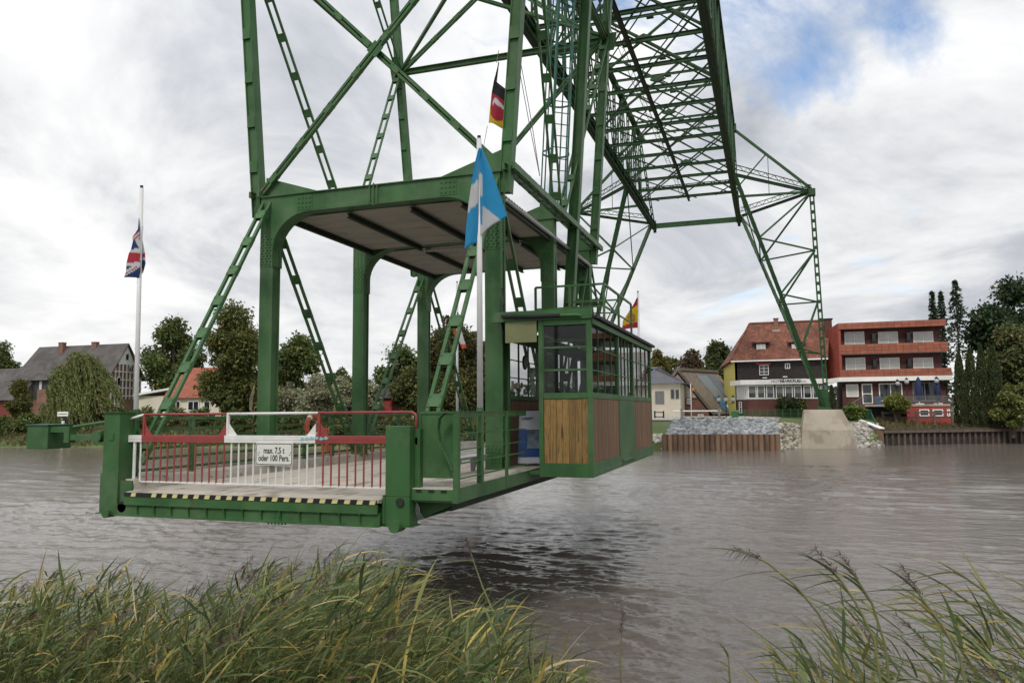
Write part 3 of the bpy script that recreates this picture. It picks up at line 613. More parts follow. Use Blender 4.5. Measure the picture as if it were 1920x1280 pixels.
# caged ladder
lx, ly = -5.02, 18.75
lad0, lad1 = V(lx, ly, 5.9), V(lx+0.9, ly, 21.0)
LD = (lad1-lad0).normalized(); sidev = V(0.86, 0.5, 0); sidev = (sidev-LD*sidev.dot(LD)).normalized(); outv = LD.cross(sidev)
mb = MB()
for s_ in (-0.22, 0.22): mb.beam(lad0+sidev*s_, lad1+sidev*s_, 0.035, 0.06, outv)
lad = mb.build('ladder', M_TEAL, G)
rg = MB()
for i in range(50):
    p = lerp(lad0, lad1, (i+0.5)/50); rg.tube([p-sidev*0.22, p+sidev*0.22], 0.013, 5)
tag(rg.build('rung', M_TEAL, lad), kind='stuff')
for i in range(11):
    p = lerp(lad0, lad1, (i+0.4)/11); path = [p+sidev*(-0.22)]+[p-outv*(-1)*0.0+sidev*(-0.36*math.cos(a_))+outv*(0.38+0.36*math.sin(a_)) for a_ in [math.pi*j/10 for j in range(11)]]+[p+sidev*0.22]
    hoop = MB()
    for j in range(len(path)-1): hoop.beam(path[j], path[j+1], 0.012, 0.05, LD, 0.004)
    hoop.build('cage_hoop', M_TEAL, lad)
for a_ in (0.15, 0.32, 0.5, 0.68, 0.85):
    q = sidev*(-0.355*math.cos(math.pi*a_))+outv*(0.38+0.355*math.sin(math.pi*a_)); MB().beam(lerp(lad0, lad1, 0.03)+q, lad1+q, 0.035, 0.012, outv).build('cage_bar', M_TEAL, lad)
# cabin ----------------------------------------------------------------
X0, X1, XI = -4.07, -3.06, -4.95
YC, YD = 13.77, 21.22
ZB, ZS, ZW, ZT_ = -0.09, 1.40, 2.70, 2.80
fr = MB()
P_ = 0.085
for x, y in ((X0, YC), (X1-P_, YC), (X1-P_, YD-P_), (X0, YD-P_), (XI, YD-P_)): fr.box(x, x+P_, y, y+P_, ZB, ZT_)
fr.box(X0+P_, X1-P_, YC+0.006, YC+P_-0.006, ZS-0.06, ZS+0.045); fr.box(X0+P_, X1-P_, YC+0.006, YC+P_-0.006, ZW, ZT_-0.002); fr.box(X0+P_, X1-P_, YC+0.003, YC+P_-0.003, ZB, 0.16)
ySec = [YC, 16.42, 16.52, 18.26, 18.36, YD]
fr.box(X1-P_+0.006, X1-0.004, YC+P_, YD-P_, ZS-0.06, ZS+0.045); fr.box(X1-P_+0.006, X1-0.004, YC+P_, YD-P_, ZW, ZT_-0.002); fr.box(X1-P_+0.003, X1-0.003, YC+P_, YD-P_, ZB, 0.16)
for a, b_ in ((16.42, 16.52), (18.26, 18.36)): fr.box(X1-P_+0.002, X1-0.001, a, b_, 0.16, ZW)
fr.box(XI, XI+P_, 14.42, YD-P_, ZS-0.06, ZS+0.03); fr.box(XI, XI+P_, 14.42, YD-P_, 2.5, ZT_); fr.box(XI, XI+P_, 14.42, 14.5, 0.0, ZS-0.06); fr.box(XI, XI+P_, 14.42, 14.5, ZS+0.03, 2.5)
fr.box(XI+P_, X0, YD-P_+0.005, YD-0.005, ZB, ZT_-0.01); fr.box(X0+P_, X1-P_, YD-P_+0.006, YD-0.006, ZB, ZS)
for y in (16.5, 18.6, 20.1): fr.box(XI+0.002, XI+P_-0.002, y, y+0.08, ZS+0.03, 2.5)
fr.box(XI, X1, YC+0.1, YD, -0.06, -0.004+0.0)
cabin = fr.build('cabin_frame', M_STEEL, G, bevel=0.006)
MB().box(XI-0.03, X1+0.02, YC-0.03, YC+0.04, 2.801, 2.99).build('fascia', M_STEEL, cabin)
MB().prism([(XI-0.02, YC+0.041, 2.9), (X1+0.10, YC+0.041, 2.82), (X1+0.10, YC+0.041, 2.86), (XI-0.02, YC+0.041, 2.95)], (0, YD+0.12-YC, 0)).build('cabin_roof', M_BLACK, cabin)
mb = MB(); n = 90
for i in range(n):
    y = YC+0.05+i*(YD+0.05-YC)/n; mb.box(X1+0.06, X1+0.112, y, y+0.045, 2.805+(0.010 if i % 2 else 0), 2.875)
tag(mb.build('roof_corrugation', M_BLACK, cabin), kind='stuff')
MB().box(X1-0.02, X1+0.04, YC+0.042, YD, 2.70, 2.80).build('eave_board', M_STEEL, cabin)
MB().tube([(-4.75, YC-0.07, 2.90), (-4.2, YC-0.075, 2.875), (-3.62, YC-0.07, 2.87)], 0.038, 10).build('hose', M_RUBBER, cabin)
MB().tube([(-3.62, YC-0.07, 2.87), (-3.30, YC-0.07, 2.865), (-3.24, YC-0.05, 2.845)], 0.03, 10).build('pipe', M_STEEL, cabin)
MB().box(-4.72, -4.10, YC+0.0, YC+0.02, 2.40, 2.80).build('olive_board', M_OLIVE, cabin)
# front window
for z0, z1 in ((2.305, 2.685), (1.885, 2.265), (1.46, 1.85)):
    MB().box(X0+P_+0.02, X1-P_-0.02, YC+0.035, YC+0.041, z0, z1).build('pane', M_GLASS, cabin)
for z in (2.285, 1.867): MB().box(X0+P_, X1-P_, YC+0.012, YC+0.06, z-0.018, z+0.018).build('glazing_bar', M_STEEL, cabin)
for x in (X0+P_, X1-P_-0.018): MB().box(x, x+0.018, YC+0.02, YC+0.06, ZS+0.045, ZW).build('window_frame', M_STEEL, cabin)
MB().box(X0+P_, X1-P_, YC+0.24, YC+0.27, 2.40, 2.46).build('inner_bar', M_STEEL, cabin)
pl = mesh_of(MB().box(-0.0575, 0.0575, 0, 0.022, 0.163, 1.332), M_WOODF)
MB().box(X0+P_, X1-P_, YC+0.05, YC+0.06, 0.16, 1.335).build('backing_board', M_BLACK, cabin)
for i in range(7): piece('plank', pl, cabin, (X0+P_+0.063+i*0.1195, YC+0.022+0.003*(i % 3), 0))
# side windows: three bays
def bay(ya, yb, nc, nr, x, z0, z1, bar=0.018):
    w = (yb-ya)/nc; h_ = (z1-z0)/nr
    me = mesh_of(MB().box(-0.003, 0.003, -w/2+bar/2, w/2-bar/2, -h_/2+bar/2, h_/2-bar/2), M_GLASS)
    for i in range(nc):
        for j in range(nr): piece('pane', me, cabin, (x, ya+(i+0.5)*w, z0+(j+0.5)*h_))
    for i in range(1, nc): MB().box(x-0.018, x+0.018, ya+i*w-bar/2, ya+i*w+bar/2, z0, z1).build('glazing_bar', M_STEEL, cabin)
    for j in range(1, nr): MB().box(x-0.016, x+0.016, ya, yb, z0+j*h_-bar/2, z0+j*h_+bar/2).build('glazing_bar', M_STEEL, cabin)
bay(YC+P_, 16.42, 4, 3, X1-0.045, ZS+0.045, ZW); bay(16.52, 18.26, 4, 3, X1-0.045, ZS+0.045, ZW); bay(18.36, YD-P_, 4, 3, X1-0.045, ZS+0.045, ZW)
bay(14.5, 16.5, 3, 3, XI+0.04, ZS+0.03, 2.5); bay(16.58, 18.6, 3, 3, XI+0.04, ZS+0.03, 2.5); bay(18.68, 20.1, 2, 3, XI+0.04, ZS+0.03, 2.5)
w_ = X1-P_-X0-P_
for i in range(2): MB().box(X0+P_+i*w_/2+0.02, X0+P_+(i+1)*w_/2-0.02, YD-0.05, YD-0.044, ZS+0.03, ZW).build('pane', M_GLASS, cabin)
def planks(ya, yb, n_, x, z0, z1):
    w = (yb-ya)/n_; me = mesh_of(MB().box(-0.02, 0.0, -w/2+0.003, w/2-0.003, z0, z1), M_WOODS)
    for i in range(n_): piece('plank', me, cabin, (x+0.002*(i % 2), ya+(i+0.5)*w, 0))
MB().box(X1-0.05, X1-0.04, YC+P_, YD-P_, 0.16, 1.335).build('backing_board', M_BLACK, cabin)
planks(YC+P_+0.02, 16.40, 17, X1-0.012, 0.165, 1.333); planks(18.38, YD-P_-0.02, 18, X1-0.012, 0.165, 1.333)
dr = MB().box(X1-0.036, X1-0.004, 16.525, 18.255, 0.165, 1.335).build('service_hatch', M_STEEL, cabin)
MB().box(X1-0.003, X1+0.05, 16.6, 18.2, 0.03, 0.06).build('step', M_STEEL, cabin); MB().box(X1-0.003, X1+0.04, 16.6, 18.2, -0.06, -0.035).build('step', M_STEEL, cabin)
mbp = MB().box(XI+0.02, XI+0.045, 14.5, YD-P_, 0.02, ZS-0.06); mbp.build('inner_wainscot', M_WOODS, cabin)
MB().tube([(XI+0.10, 15.45, 2.13), (XI+0.075, 15.45, 2.13)], 0.15, 20).build('clock', M_BLACK, cabin); MB().tube([(XI+0.112, 15.45, 2.13), (XI+0.101, 15.45, 2.13)], 0.125, 20).build('clock_face', M_GREY, cabin)
MB().box(XI+0.06, XI+0.066, 14.62, 14.78, 1.55, 1.72).build('notice', M_POSTW, cabin); MB().box(XI+0.06, XI+0.066, 15.0, 15.12, 1.58, 1.70).build('notice', M_POSTW, cabin)
# roof railing
rr = MB(); RZ = 3.92
RX0, RX1, RY0, RY1 = -5.0, -3.42, 16.75, 20.3
rr.beam((RX0, RY0, RZ), (RX1, RY0, RZ), 0.045, 0.045); rr.beam((RX1, RY0, RZ), (RX1, RY1, RZ), 0.045, 0.045)
rr.beam((RX0, RY0, RZ-0.5), (RX1, RY0, RZ-0.5), 0.03, 0.035); rr.beam((RX1, RY0, RZ-0.5), (RX1, RY1, RZ-0.5), 0.03, 0.035)
rr.beam((RX0, RY0+2.6, RZ), (RX1, RY0+2.6, RZ), 0.04, 0.04)
roofrail = rr.build('roof_railing', M_STEEL, G)
for x, y in ((RX0, RY0), (-4.2, RY0), (RX1, RY0), (RX1, 18.5), (RX1, RY1)): MB().box(x-0.025, x+0.025, y-0.025, y+0.025, 2.86, RZ).build('railing_post', M_STEEL, roofrail)

# railings -------------------------------------------------------------
lr = -10.62
rl = MB().box(lr-0.03, lr+0.03, 10.72, YB, 1.0, 1.06).build('side_railing', M_STEEL, G)
for z in (0.84, 0.69, 0.50, 0.32, 0.12): MB().box(lr-0.008, lr+0.008, 10.72, YB, z-0.024, z+0.024).build('railing_bar', M_STEEL, rl)
for y in (12.25, 14.5, 16.1, 17.3, 19.4, 21.0, 23.0, 25.0, 27.0): MB().box(lr-0.05, lr+0.05, y-0.012, y+0.05, 0.02, 1.0).build('railing_post', M_STEEL, rl)
wr = -4.325
rl = MB().box(wr-0.006, wr+0.006, 10.47, YC+0.0, 1.03, 1.11); rl.box(wr-0.045, wr+0.02, 10.47, YC, 1.111, 1.122); rl = rl.build('walkway_railing', M_STEEL, G)
for z in (0.79, 0.56, 0.36, 0.14): MB().box(wr-0.045, wr+0.008, 10.47, YC, z-0.008, z+0.008).build('railing_bar', M_STEEL, rl)
MB().box(wr-0.012, wr+0.012, 10.42, 10.52, -0.2, 1.10).build('railing_post', M_STEEL, rl); MB().box(wr-0.06, wr-0.013, 10.42, 10.435, -0.2, 1.10).build('railing_post', M_STEEL, rl)
MB().box(wr-0.008, wr+0.022, 12.58, 12.68, -0.18, 1.12).build('railing_post', M_STEEL, rl)
# rolled end strap
mb = MB(); path = [(wr-0.03, 10.46, 1.11), (wr-0.20, 10.45, 1.10), (wr-0.28, 10.44, 1.02), (wr-0.295, 10.43, 0.86), (wr-0.26, 10.43, 0.68), (wr-0.16, 10.43, 0.48), (wr-0.06, 10.43, 0.28)]
path2 = []
for i in range(len(path)-1):
    for j in range(3): path2.append(lerp(path[i], path[i+1], j/3))
path2.append(Vector(path[-1]))
for i in range(len(path2)-1): mb.beam(path2[i], path2[i+1], 0.012, 0.10, (0, 1, 0), 0.004)
mb.build('end_strap', M_STEEL, rl)
PY = 10.66; PX0, PX1 = at(786, 830, Y=PY).x, at(862, 830, Y=PY).x
mb = MB().box(PX0+0.01, PX1-0.01, PY, PY+0.015, 0.14, 1.12); pn = mb.build('walkway_gate', M_STEEL, G)
for a in ((PX0, PX1, 1.085, 1.125), (PX0, PX1, 0.135, 0.175)): MB().box(a[0], a[1], PY-0.015, PY+0.03, a[2], a[3]).build('frame_bar', M_STEEL, pn)
for x in (PX0, PX1-0.04): MB().box(x, x+0.04, PY-0.014, PY+0.029, 0.175, 1.085).build('frame_bar', M_STEEL, pn)
# conduits on the front right column
mb = MB().tube([(-4.91, 14.12, 0.3), (-4.91, 14.12, 5.2)], 0.028, 8); mb.tube([(-4.87, 14.2, 2.9), (-4.87, 14.2, 5.6)], 0.02, 8); mb.build('conduit', M_STEEL, G)
mb = MB().tube([(-4.88, 14.05, 3.5), (-4.80, 13.95, 3.2), (-4.86, 13.85, 3.0), (-4.75, YC-0.07, 2.9)], 0.018, 6); mb.tube([(-4.90, 14.05, 3.3), (-4.84, 13.9, 2.8), (-4.80, 13.9, 2.6)], 0.014, 6); mb.build('cable', M_RUBBER, G)

# ------------------------------------------------------------------ loose things on the gondola
sg = thing('load_limit_sign', (-7.51, 10.545, 0.29), 'white rectangular sign reading max. 7,5 t oder 100 Pers. on the gate', 'sign')
def rrect(x0, x1, z0, z1, r, y, n=5):
    p = []
    for cx_, cz_, a0 in ((x1-r, z1-r, 0), (x0+r, z1-r, 90), (x0+r, z0+r, 180), (x1-r, z0+r, 270)):
        for i in range(n+1): a = R_(a0+90*i/n); p.append((cx_+r*math.cos(a), y, cz_+r*math.sin(a)))
    return p
sx0, sx1, sz0, sz1 = -7.865, -7.165, 0.285, 0.645
MB().prism(rrect(sx0, sx1, sz0, sz1, 0.045, 10.545), (0, 0.008, 0)).build('board', M_SIGN, sg)
MB().prism(rrect(sx0+0.012, sx1-0.012, sz0+0.012, sz1-0.012, 0.036, 10.5425), (0, 0.002, 0)).build('border', M_BLACK, sg)
MB().prism(rrect(sx0+0.024, sx1-0.024, sz0+0.024, sz1-0.024, 0.028, 10.5405), (0, 0.0015, 0)).build('face', M_SIGN, sg)
textobj('max. 7,5 t', 0.135, M_BLACK, sg, (-7.515, 10.5395, 0.52), sx=0.72, bold=0.002)
textobj('oder 100 Pers.', 0.135, M_BLACK, sg, (-7.515, 10.5395, 0.40), sx=0.72, bold=0.002)
mb = MB()
for x in (-7.81, -7.22):
    for z in (0.455, 0.49): mb.tube([(x+(z-0.455)*0.5, 10.537, z), (x+(z-0.455)*0.5, 10.541, z)], 0.009, 8)
mb.build('screw', M_BLACK, sg)

lb = thing('life_buoy', (-10.50, 16.2, 0.45), 'faded orange life buoy with a hank of orange rope on the side railing', 'life buoy')
mb = MB(); c0 = V(-10.46, 16.2, 0.78); mb.tube([c0+V(0.0, 0.26*math.cos(a), 0.26*math.sin(a)) for a in [2*math.pi*i/24 for i in range(25)]], 0.062, 10, False); mb.build('ring', M_ORANGE, lb, smooth=True)
mb = MB()
for a in (0.6, 2.2, 3.8, 5.4):
    p = [c0+V(0.0, 0.26*math.cos(a+d), 0.26*math.sin(a+d)) for d in (-0.12, 0, 0.12)]; mb.tube(p, 0.066, 10)
mb.build('band', M_WHITE, lb)
mb = MB(); rnd = random.Random(3)
for i in range(9): x = -10.36+rnd.uniform(-0.03, 0.03); y = 16.62+rnd.uniform(-0.12, 0.12); mb.tube([(x, y, 0.75), (x-0.02, y+rnd.uniform(-0.04, 0.04), 0.5), (x, y+rnd.uniform(-0.05, 0.05), 0.10+rnd.uniform(0, 0.15))], 0.016, 5)
mb.build('rope_hank', M_ROPE, lb)
hr = MB(); rnd = random.Random(4)
for i in range(4): hr.tube([(-10.565-0.004*i, 14.09, 1.72), (-10.60-0.025*i, 14.08, 1.45), (-10.62-0.02*i, 14.08, 1.2), (-10.585, 14.09, 1.02+0.02*i), (-10.56, 14.10, 1.25)], 0.006, 5)
mono('rope_coil', hr, M_HEMP, 'grey brown rope coil hanging on the gondola column', 'rope', base=(-10.6, 14.06, 1.0))

# information poster and bench inside the walkway
ip = thing('information_board', (-4.85, 15.6, 0.0), 'blue and white information poster board leaning in the cabin doorway', 'poster board')
def ipq(u0, u1, v0, v1, m, name, dy):
    a, b_, c_, d_ = [lerp(lerp(V(-5.03, 15.0, 0.06), V(-4.38, 15.25, 0.06), u), lerp(V(-5.03, 15.12, 1.12), V(-4.38, 15.37, 1.12), u), v) for u, v in ((u0, v0), (u1, v0), (u1, v1), (u0, v1))]
    off = V(0.35, -0.93, 0)*dy; MB().prism([a+off, b_+off, c_+off, d_+off], V(-0.35, 0.93, 0)*0.008).build(name, m, ip)
ipq(0, 1, 0, 1, M_POSTW, 'board', 0); ipq(0, 1, 0.12, 0.64, M_POSTB, 'blue_field', 0.009); ipq(0.45, 1, 0.28, 0.64, M_POSTD, 'picture', 0.0185)
for v, u1 in ((0.86, 0.62), (0.83, 0.56)): ipq(0.32, u1, v, v+0.014, M_BLACK, 'print_line', 0.009)
ipq(0.28, 0.30, 0.82, 0.88, M_BLACK, 'print_mark', 0.009)
bn = thing('bench', (-5.35, 12.6, -0.15), 'grey metal bench standing beside the front right column', 'bench')
MB().box(-5.42, -5.12, 12.4, 13.9, 0.27, 0.31).build('seat', M_ALU, bn)
for y in (12.55, 13.7): MB().prism([(-5.40, y, 0.0), (-5.34, y, 0.0), (-5.28, y, 0.2), (-5.14, y, 0.2), (-5.14, y, 0.269), (-5.42, y, 0.269)], (0, 0.05, 0)).build('leg', M_GREY, bn)

# flags ----------------------------------------------------------------
def flag(parent, left, right, Y, colour, n=46, m_=40, amp=0.05, waves=2.2, name='flag', tilt=0.0):
    """cloth between two edge lines measured on the plane at depth Y, with folds in depth"""
    L_, R2 = np.array(left, float), np.array(right, float)
    def samp(a, t_):
        d = np.r_[0, np.cumsum(np.hypot(*np.diff(a, axis=0).T))]; d /= d[-1]; return np.array([np.interp(t_, d, a[:, 0]), np.interp(t_, d, a[:, 1])])
    vs_, cs = [], []
    for j in range(m_+1):
        t_ = j/m_; a, b_ = samp(L_, t_), samp(R2, t_)
        for i in range(n+1):
            u = i/n; px, py = a+(b_-a)*u; p = at(px, py, Y=Y); w = math.sin(u*math.pi*waves+t_*2.3)*amp*(0.35+0.65*t_)+tilt*u
            vs_.append((p.x, p.y+w, p.z)); cs.append(colour(px, py))
    fs_ = [(j*(n+1)+i, j*(n+1)+i+1, (j+1)*(n+1)+i+1, (j+1)*(n+1)+i) for j in range(m_) for i in range(n)]
    o = colmesh(name, vs_, fs_, np.array(cs), M_FLAG, parent, True)
    so = o.modifiers.new('cloth', 'SOLIDIFY'); so.thickness = 0.004; return o
def flagpole(x, y, z0, z1, label, r=0.05, lean=(0, 0), name='flagpole'):
    t_ = thing(name, (x, y, z0), label, 'flagpole', None)
    top = V(x+lean[0], y+lean[1], z1); MB().tube([(x, y, z0), top], [r, r*0.8], 12).build('pole', M_POLE, t_, smooth=True)
    MB().tube([top-V(0, 0, 0.001), top+V(0, 0, 0.05)], r*0.62, 10).build('cap', M_BLACK, t_); return t_
SKYB, FW, FR, FB, FK, FY, FO = (0.03, 0.34, 0.62), (0.66, 0.66, 0.66), (0.46, 0.03, 0.06), (0.015, 0.045, 0.17), (0.02, 0.018, 0.022), (0.70, 0.50, 0.02), (0.62, 0.13, 0.05)
# blue and white flag
fp = flagpole(-4.36, 11.47, 1.1, 5.55, 'white flagpole with light blue and white flag at the walkway railing')
MB().tube([(-4.36, 11.47, -0.02), (-4.36, 11.47, 1.18)], 0.058, 12).build('socket', M_STEEL, fp)
def side(a, b_, x, y): return (b_[0]-a[0])*(y-a[1])-(b_[1]-a[1])*(x-a[0])
def c_bw(x, y):
    if x < 897:
        if side((878, 352), (897, 338), x, y) < 0 and y < 345: return SKYB
        return FW if side((876, 398), (898, 382), x, y) < 0 else SKYB
    if x < 904: return SKYB if y < 325 or 367 < y < 420 else FW
    return SKYB if side((903, 384), (938, 412), x, y) < 0 else (0.62, 0.62, 0.64)
flag(fp, [(897.5, 278), (890, 305), (883, 345), (877, 385), (873, 425), (870, 468)], [(903, 278), (898, 305), (897, 345), (897, 385), (896, 425), (893, 455)], 11.41, c_bw, amp=0.035, waves=1.6)
flag(fp, [(898, 277), (898.5, 330), (899, 380), (900, 442)], [(904, 279), (921, 318), (937, 366), (950, 404)], 11.40, c_bw, amp=0.04, waves=1.8)
# union flag
b0 = at(256, 775, X=-10.75); u1 = at(265.5, 353, Y=b0.y)
fp = flagpole(b0.x, b0.y, 0.02, u1.z, 'white flagpole with ragged red white and blue union flag at the left gate post', lean=(u1.x-b0.x, 0), r=0.045)
MB().tube([(b0.x, b0.y, 0.02), (b0.x, b0.y, 1.2)], 0.062, 12).build('socket', M_STEEL, fp)
def zc(x, y): return 200+x/5.817, 340+y/5.817
def c_uk(x, y):
    X_, Y_ = (x-200)*5.817, (y-340)*5.817
    if X_ < 365:
        if Y_ < 560: return FB
        if Y_ < 640: return FR if (X_*0.7+Y_) % 46 < 22 else FW
        if Y_ < 740-(X_-260)*0.1: return FW if side((290, 610), (345, 700), X_, Y_) < 0 and X_ > 300 else FB
        if Y_ < 775: return FW
        if Y_ < 885: return FR
        if Y_ < 925: return FW
        k = (Y_-985)+(X_-205)*0.45-max(0, X_-300)*-0.4
        if -18 < k < 12: return FW
        if 12 <= k < 26: return FR
        if 26 <= k < 42: return FW
        return FB
    if Y_ < 640: return FR
    if Y_ < 785: return FW
    if Y_ < 835: return FR
    if Y_ < 858: return FW
    if Y_ < 955: return FB
    return FR if (X_+Y_) % 40 < 18 else FW
flag(fp, [zc(*p) for p in ((350, 400), (340, 520), (275, 612), (286, 640), (258, 748), (235, 785), (210, 890), (205, 980), (185, 1045))], [zc(*p) for p in ((355, 400), (366, 520), (368, 612), (370, 640), (370, 748), (370, 785), (368, 890), (366, 980), (345, 1050))], b0.y-0.05, c_uk, amp=0.02, waves=1.5)
flag(fp, [zc(*p) for p in ((366, 440), (368, 640), (366, 800), (362, 1020))], [zc(*p) for p in ((400, 490), (396, 640), (426, 790), (430, 900), (405, 990), (375, 1022))], b0.y+0.05, c_uk, amp=0.02, waves=1.2)
# spanish flag
s1 = at(1196, 548, X=-4.4)
fp = flagpole(s1.x, s1.y, 0.0, s1.z, 'white flagpole with red and yellow flag with crest behind the cabin', r=0.05)
def c_es(x, y):
    if side((1182, 580), (1194, 573), x, y) < 0: return FR
    if side((1166, 611), (1195, 603), x, y) > 0: return FR
    d = math.hypot((x-1184), (y-596)*0.8)
    if d < 8 and (math.sin(x*2.3)*math.sin(y*1.9) > -0.2): return (0.30, 0.13, 0.03)
    return FY
flag(fp, [(1194, 558), (1188, 570), (1180, 582), (1167, 601), (1166, 618)], [(1196, 558), (1196, 570), (1196, 582), (1195.5, 598), (1195, 614)], s1.y-0.06, c_es, amp=0.08, waves=1.5)
# french flag
q1 = at(857, 530, X=-10.75)
fp = flagpole(q1.x, q1.y, 0.02, q1.z, 'white flagpole with limp blue white and red flag behind the rear column', r=0.05)
def c_fr(x, y): return (0.03, 0.08, 0.30) if y < 612 else (FW if y < 645 else FO)
flag(fp, [(857, 585), (857, 600), (858, 615), (860, 640), (866, 655)], [(859, 585), (862, 602), (863, 615), (870, 638), (875, 652)], q1.y-0.06, c_fr, amp=0.05)
flag(fp, [(853, 612), (850, 620), (851, 630)], [(857, 590), (857, 615), (856, 628)], q1.y-0.05, lambda x, y: FO, n=10, m_=10)
# state flag on a halyard of the hanger
hb = thing('hanging_flag', at(928, 240, Y=14.75), 'black red and gold flag with white horse tied to a halyard on the hanger', 'flag')
def z8(x, y): return 840+x/3.2, 100+y/3.2
horse = [(264, 292), (272, 272), (288, 268), (300, 280), (318, 300), (336, 322), (338, 340), (326, 332), (312, 326), (300, 318), (288, 306), (282, 296), (276, 302), (270, 314), (266, 306)]
def inpoly(x, y, p):
    c = False; j = len(p)-1
    for i in range(len(p)):
        if (p[i][1] > y) != (p[j][1] > y) and x < (p[j][0]-p[i][0])*(y-p[i][1])/(p[j][1]-p[i][1])+p[i][0]: c = not c
        j = i
    return c
def c_ns(x, y):
    X_, Y_ = (x-840)*3.2, (y-100)*3.2
    if inpoly(X_, Y_, horse): return (0.7, 0.68, 0.68)
    if ((X_-300)/48)**2+((Y_-318)/90)**2 < 1 and Y_ > 232+(X_-262)*0.75: return FR
    if Y_ < 232+(X_-262)*0.82: return FK
    if Y_ < 372: return FR if X_ > 254 else FY
    return FY
flag(hb, [z8(*p) for p in ((304, 55), (272, 165), (258, 230), (246, 330), (240, 412))], [z8(*p) for p in ((306, 55), (290, 172), (352, 218), (352, 300), (334, 452))], 14.75, c_ns, n=60, m_=70, amp=0.07, waves=2.0)
mb = MB().tube([at(931, 118, Y=14.75), at(935, 95, Y=14.75)], 0.008, 5); mb.tube([at(914, 236, Y=14.75), at(908, 268, Y=14.75), at(905, 290, Y=14.3)], 0.006, 5); mb.build('halyard', M_GREY, hb)
wr_ = MB()
for dx in (0, 5): wr_.tube([at(970+dx, 110, Y=20), at(992+dx, 230, Y=20), at(1012, 330, Y=20)], 0.012, 5)
mono('signal_rope', wr_, M_GREY, 'pair of thin ropes hanging slack inside the gondola hanger', 'rope')
# ------------------------------------------------------------------ the bridge
XA, XB, ZC, ZTOP = -12.05, -2.6, 22.0, 29.9
BR = thing('transporter_bridge', (-7.3, 80.4, WATER), 'tall dark green lattice transporter bridge spanning the river on splayed pylons', 'bridge')
S2 = M_STEEL2
def bpart(name, p0, p1, w, h, up=(0, 0, 1)): return MB().beam(p0, p1, w, h, up).build(name, S2, BR)
YN = [79.0-3.5*k for k in range(28)][::-1]
for x in (XA, XB):
    s_ = 1 if x > -7 else -1
    MB().ibeam((x, YN[0]-1, ZC+0.28), (x, 89.2, ZC+0.28), 0.52, 0.56, tf=0.05, tw=0.04).build('runway_girder', S2, BR)
    MB().box(x-0.07, x+0.07, YN[0]-1, 89.3, ZC-0.14, ZC-0.002).build('runway_rail', M_DARKST, BR)
    MB().ibeam((x, YN[0], ZC+0.95), (x, 84.5, ZC+0.95), 0.36, 0.3).build('bottom_chord', S2, BR)
    MB().ibeam((x, YN[0], ZTOP), (x, YN[-1]+0.2, ZTOP), 0.42, 0.42, tf=0.04, tw=0.03).build('top_chord', S2, BR)
    for k_, y in enumerate(YN):
        ladder('girder_post', BR, (x, y, ZC+0.5), (x, y, ZTOP-0.2), (1, 0, 0), 0.12, 0.07, 0.14, 12, S2, 0.12, pieces=False)
        if k_ < len(YN)-1:
            y2 = YN[k_+1]; a, b_ = (ZC+1.0, ZTOP) if k_ % 2 else (ZTOP, ZC+1.0)
            ladder('girder_diagonal', BR, (x, y, a), (x, y2, b_), (1, 0, 0), 0.12, 0.06, 0.12, 12, S2, 0.12, pieces=False)
            if k_ % 2: bpart('girder_substrut', (x, (y+y2)/2, ZC+0.9), (x, (y+y2)/2, (ZC+ZTOP)/2+0.6), 0.1, 0.1)
    ladder('end_raker', BR, (x, YN[-1], ZTOP), (x, 88.6, ZC+0.5), (1, 0, 0), 0.14, 0.07, 0.14, 12, S2, 0.14, pieces=False)
for k_, y in enumerate(YN):
    xm = (XA+XB)/2
    MB().ibeam((XA, y, ZC+0.85), (XB, y, ZC+0.85), 0.15, 0.26).build('floor_beam', S2, BR); MB().ibeam((XA, y, ZTOP-0.05), (XB, y, ZTOP-0.05), 0.13, 0.2).build('top_strut', S2, BR)
    if k_ % 2 == 1 and y > 20:
        zm = (ZC+1+ZTOP)/2
        for s_ in (0, 1):
            a, b_ = ((XA, y, ZC+1), (XB, y, ZTOP-0.2)) if s_ else ((XA, y+0.06, ZTOP-0.2), (XB, y+0.06, ZC+1))
            ladder('sway_brace', BR, a, b_, (0, 1, 0), 0.16, 0.045, 0.08, 10, S2, 0.16, pieces=False)
        MB().prism([(xm-0.6, y-0.13, zm), (xm, y-0.13, zm-0.26), (xm+0.6, y-0.13, zm), (xm, y-0.13, zm+0.26)], (0, 0.26, 0)).build('sway_node', S2, BR)
    if k_ < len(YN)-1 and y > 20:
        y2 = YN[k_+1]
        for z, w in ((ZC+0.78, 0.10), (ZTOP-0.12, 0.085)):
            MB().box(xm-0.26, xm+0.26, y-0.18, y+0.18, z-0.16, z-0.135).build('lateral_node', S2, BR)
# two families of long lattice bars in the floor and in the roof of the bridge
slope = (XB-XA)/5/3.5
for z, w, ph in ((ZC+0.70, 0.10, 0.0), (ZTOP-0.20, 0.085, 3.5)):
    for fam in (1, -1):
        y0 = 12.5+ph
        while y0 < 79:
            ya, yb = y0, y0+17.5; xa, xb = (XA, XB) if fam > 0 else (XB, XA)
            if yb > 79: xb = xa+(xb-xa)*(79-ya)/17.5; yb = 79.0
            if yb > 22: bpart('lattice_bar', (xa, ya, z-0.05*(fam+1)), (xb, yb, z-0.05*(fam+1)), w, 0.07)
            y0 += 7.0
for x in (XA, XB):
    me = mesh_of(MB().box(-0.24, 0.24, -0.02, 0.02, 0.055, 0.505), S2)
    for i in range(35): piece('stiffener', me, BR, (x, 28+i*1.75, ZC+0.0))
MB().ibeam((-7.0, YN[0], ZC+0.12), (-7.0, 77.8, ZC+0.12), 0.22, 0.3).build('haulage_rail', M_DARKST, BR)
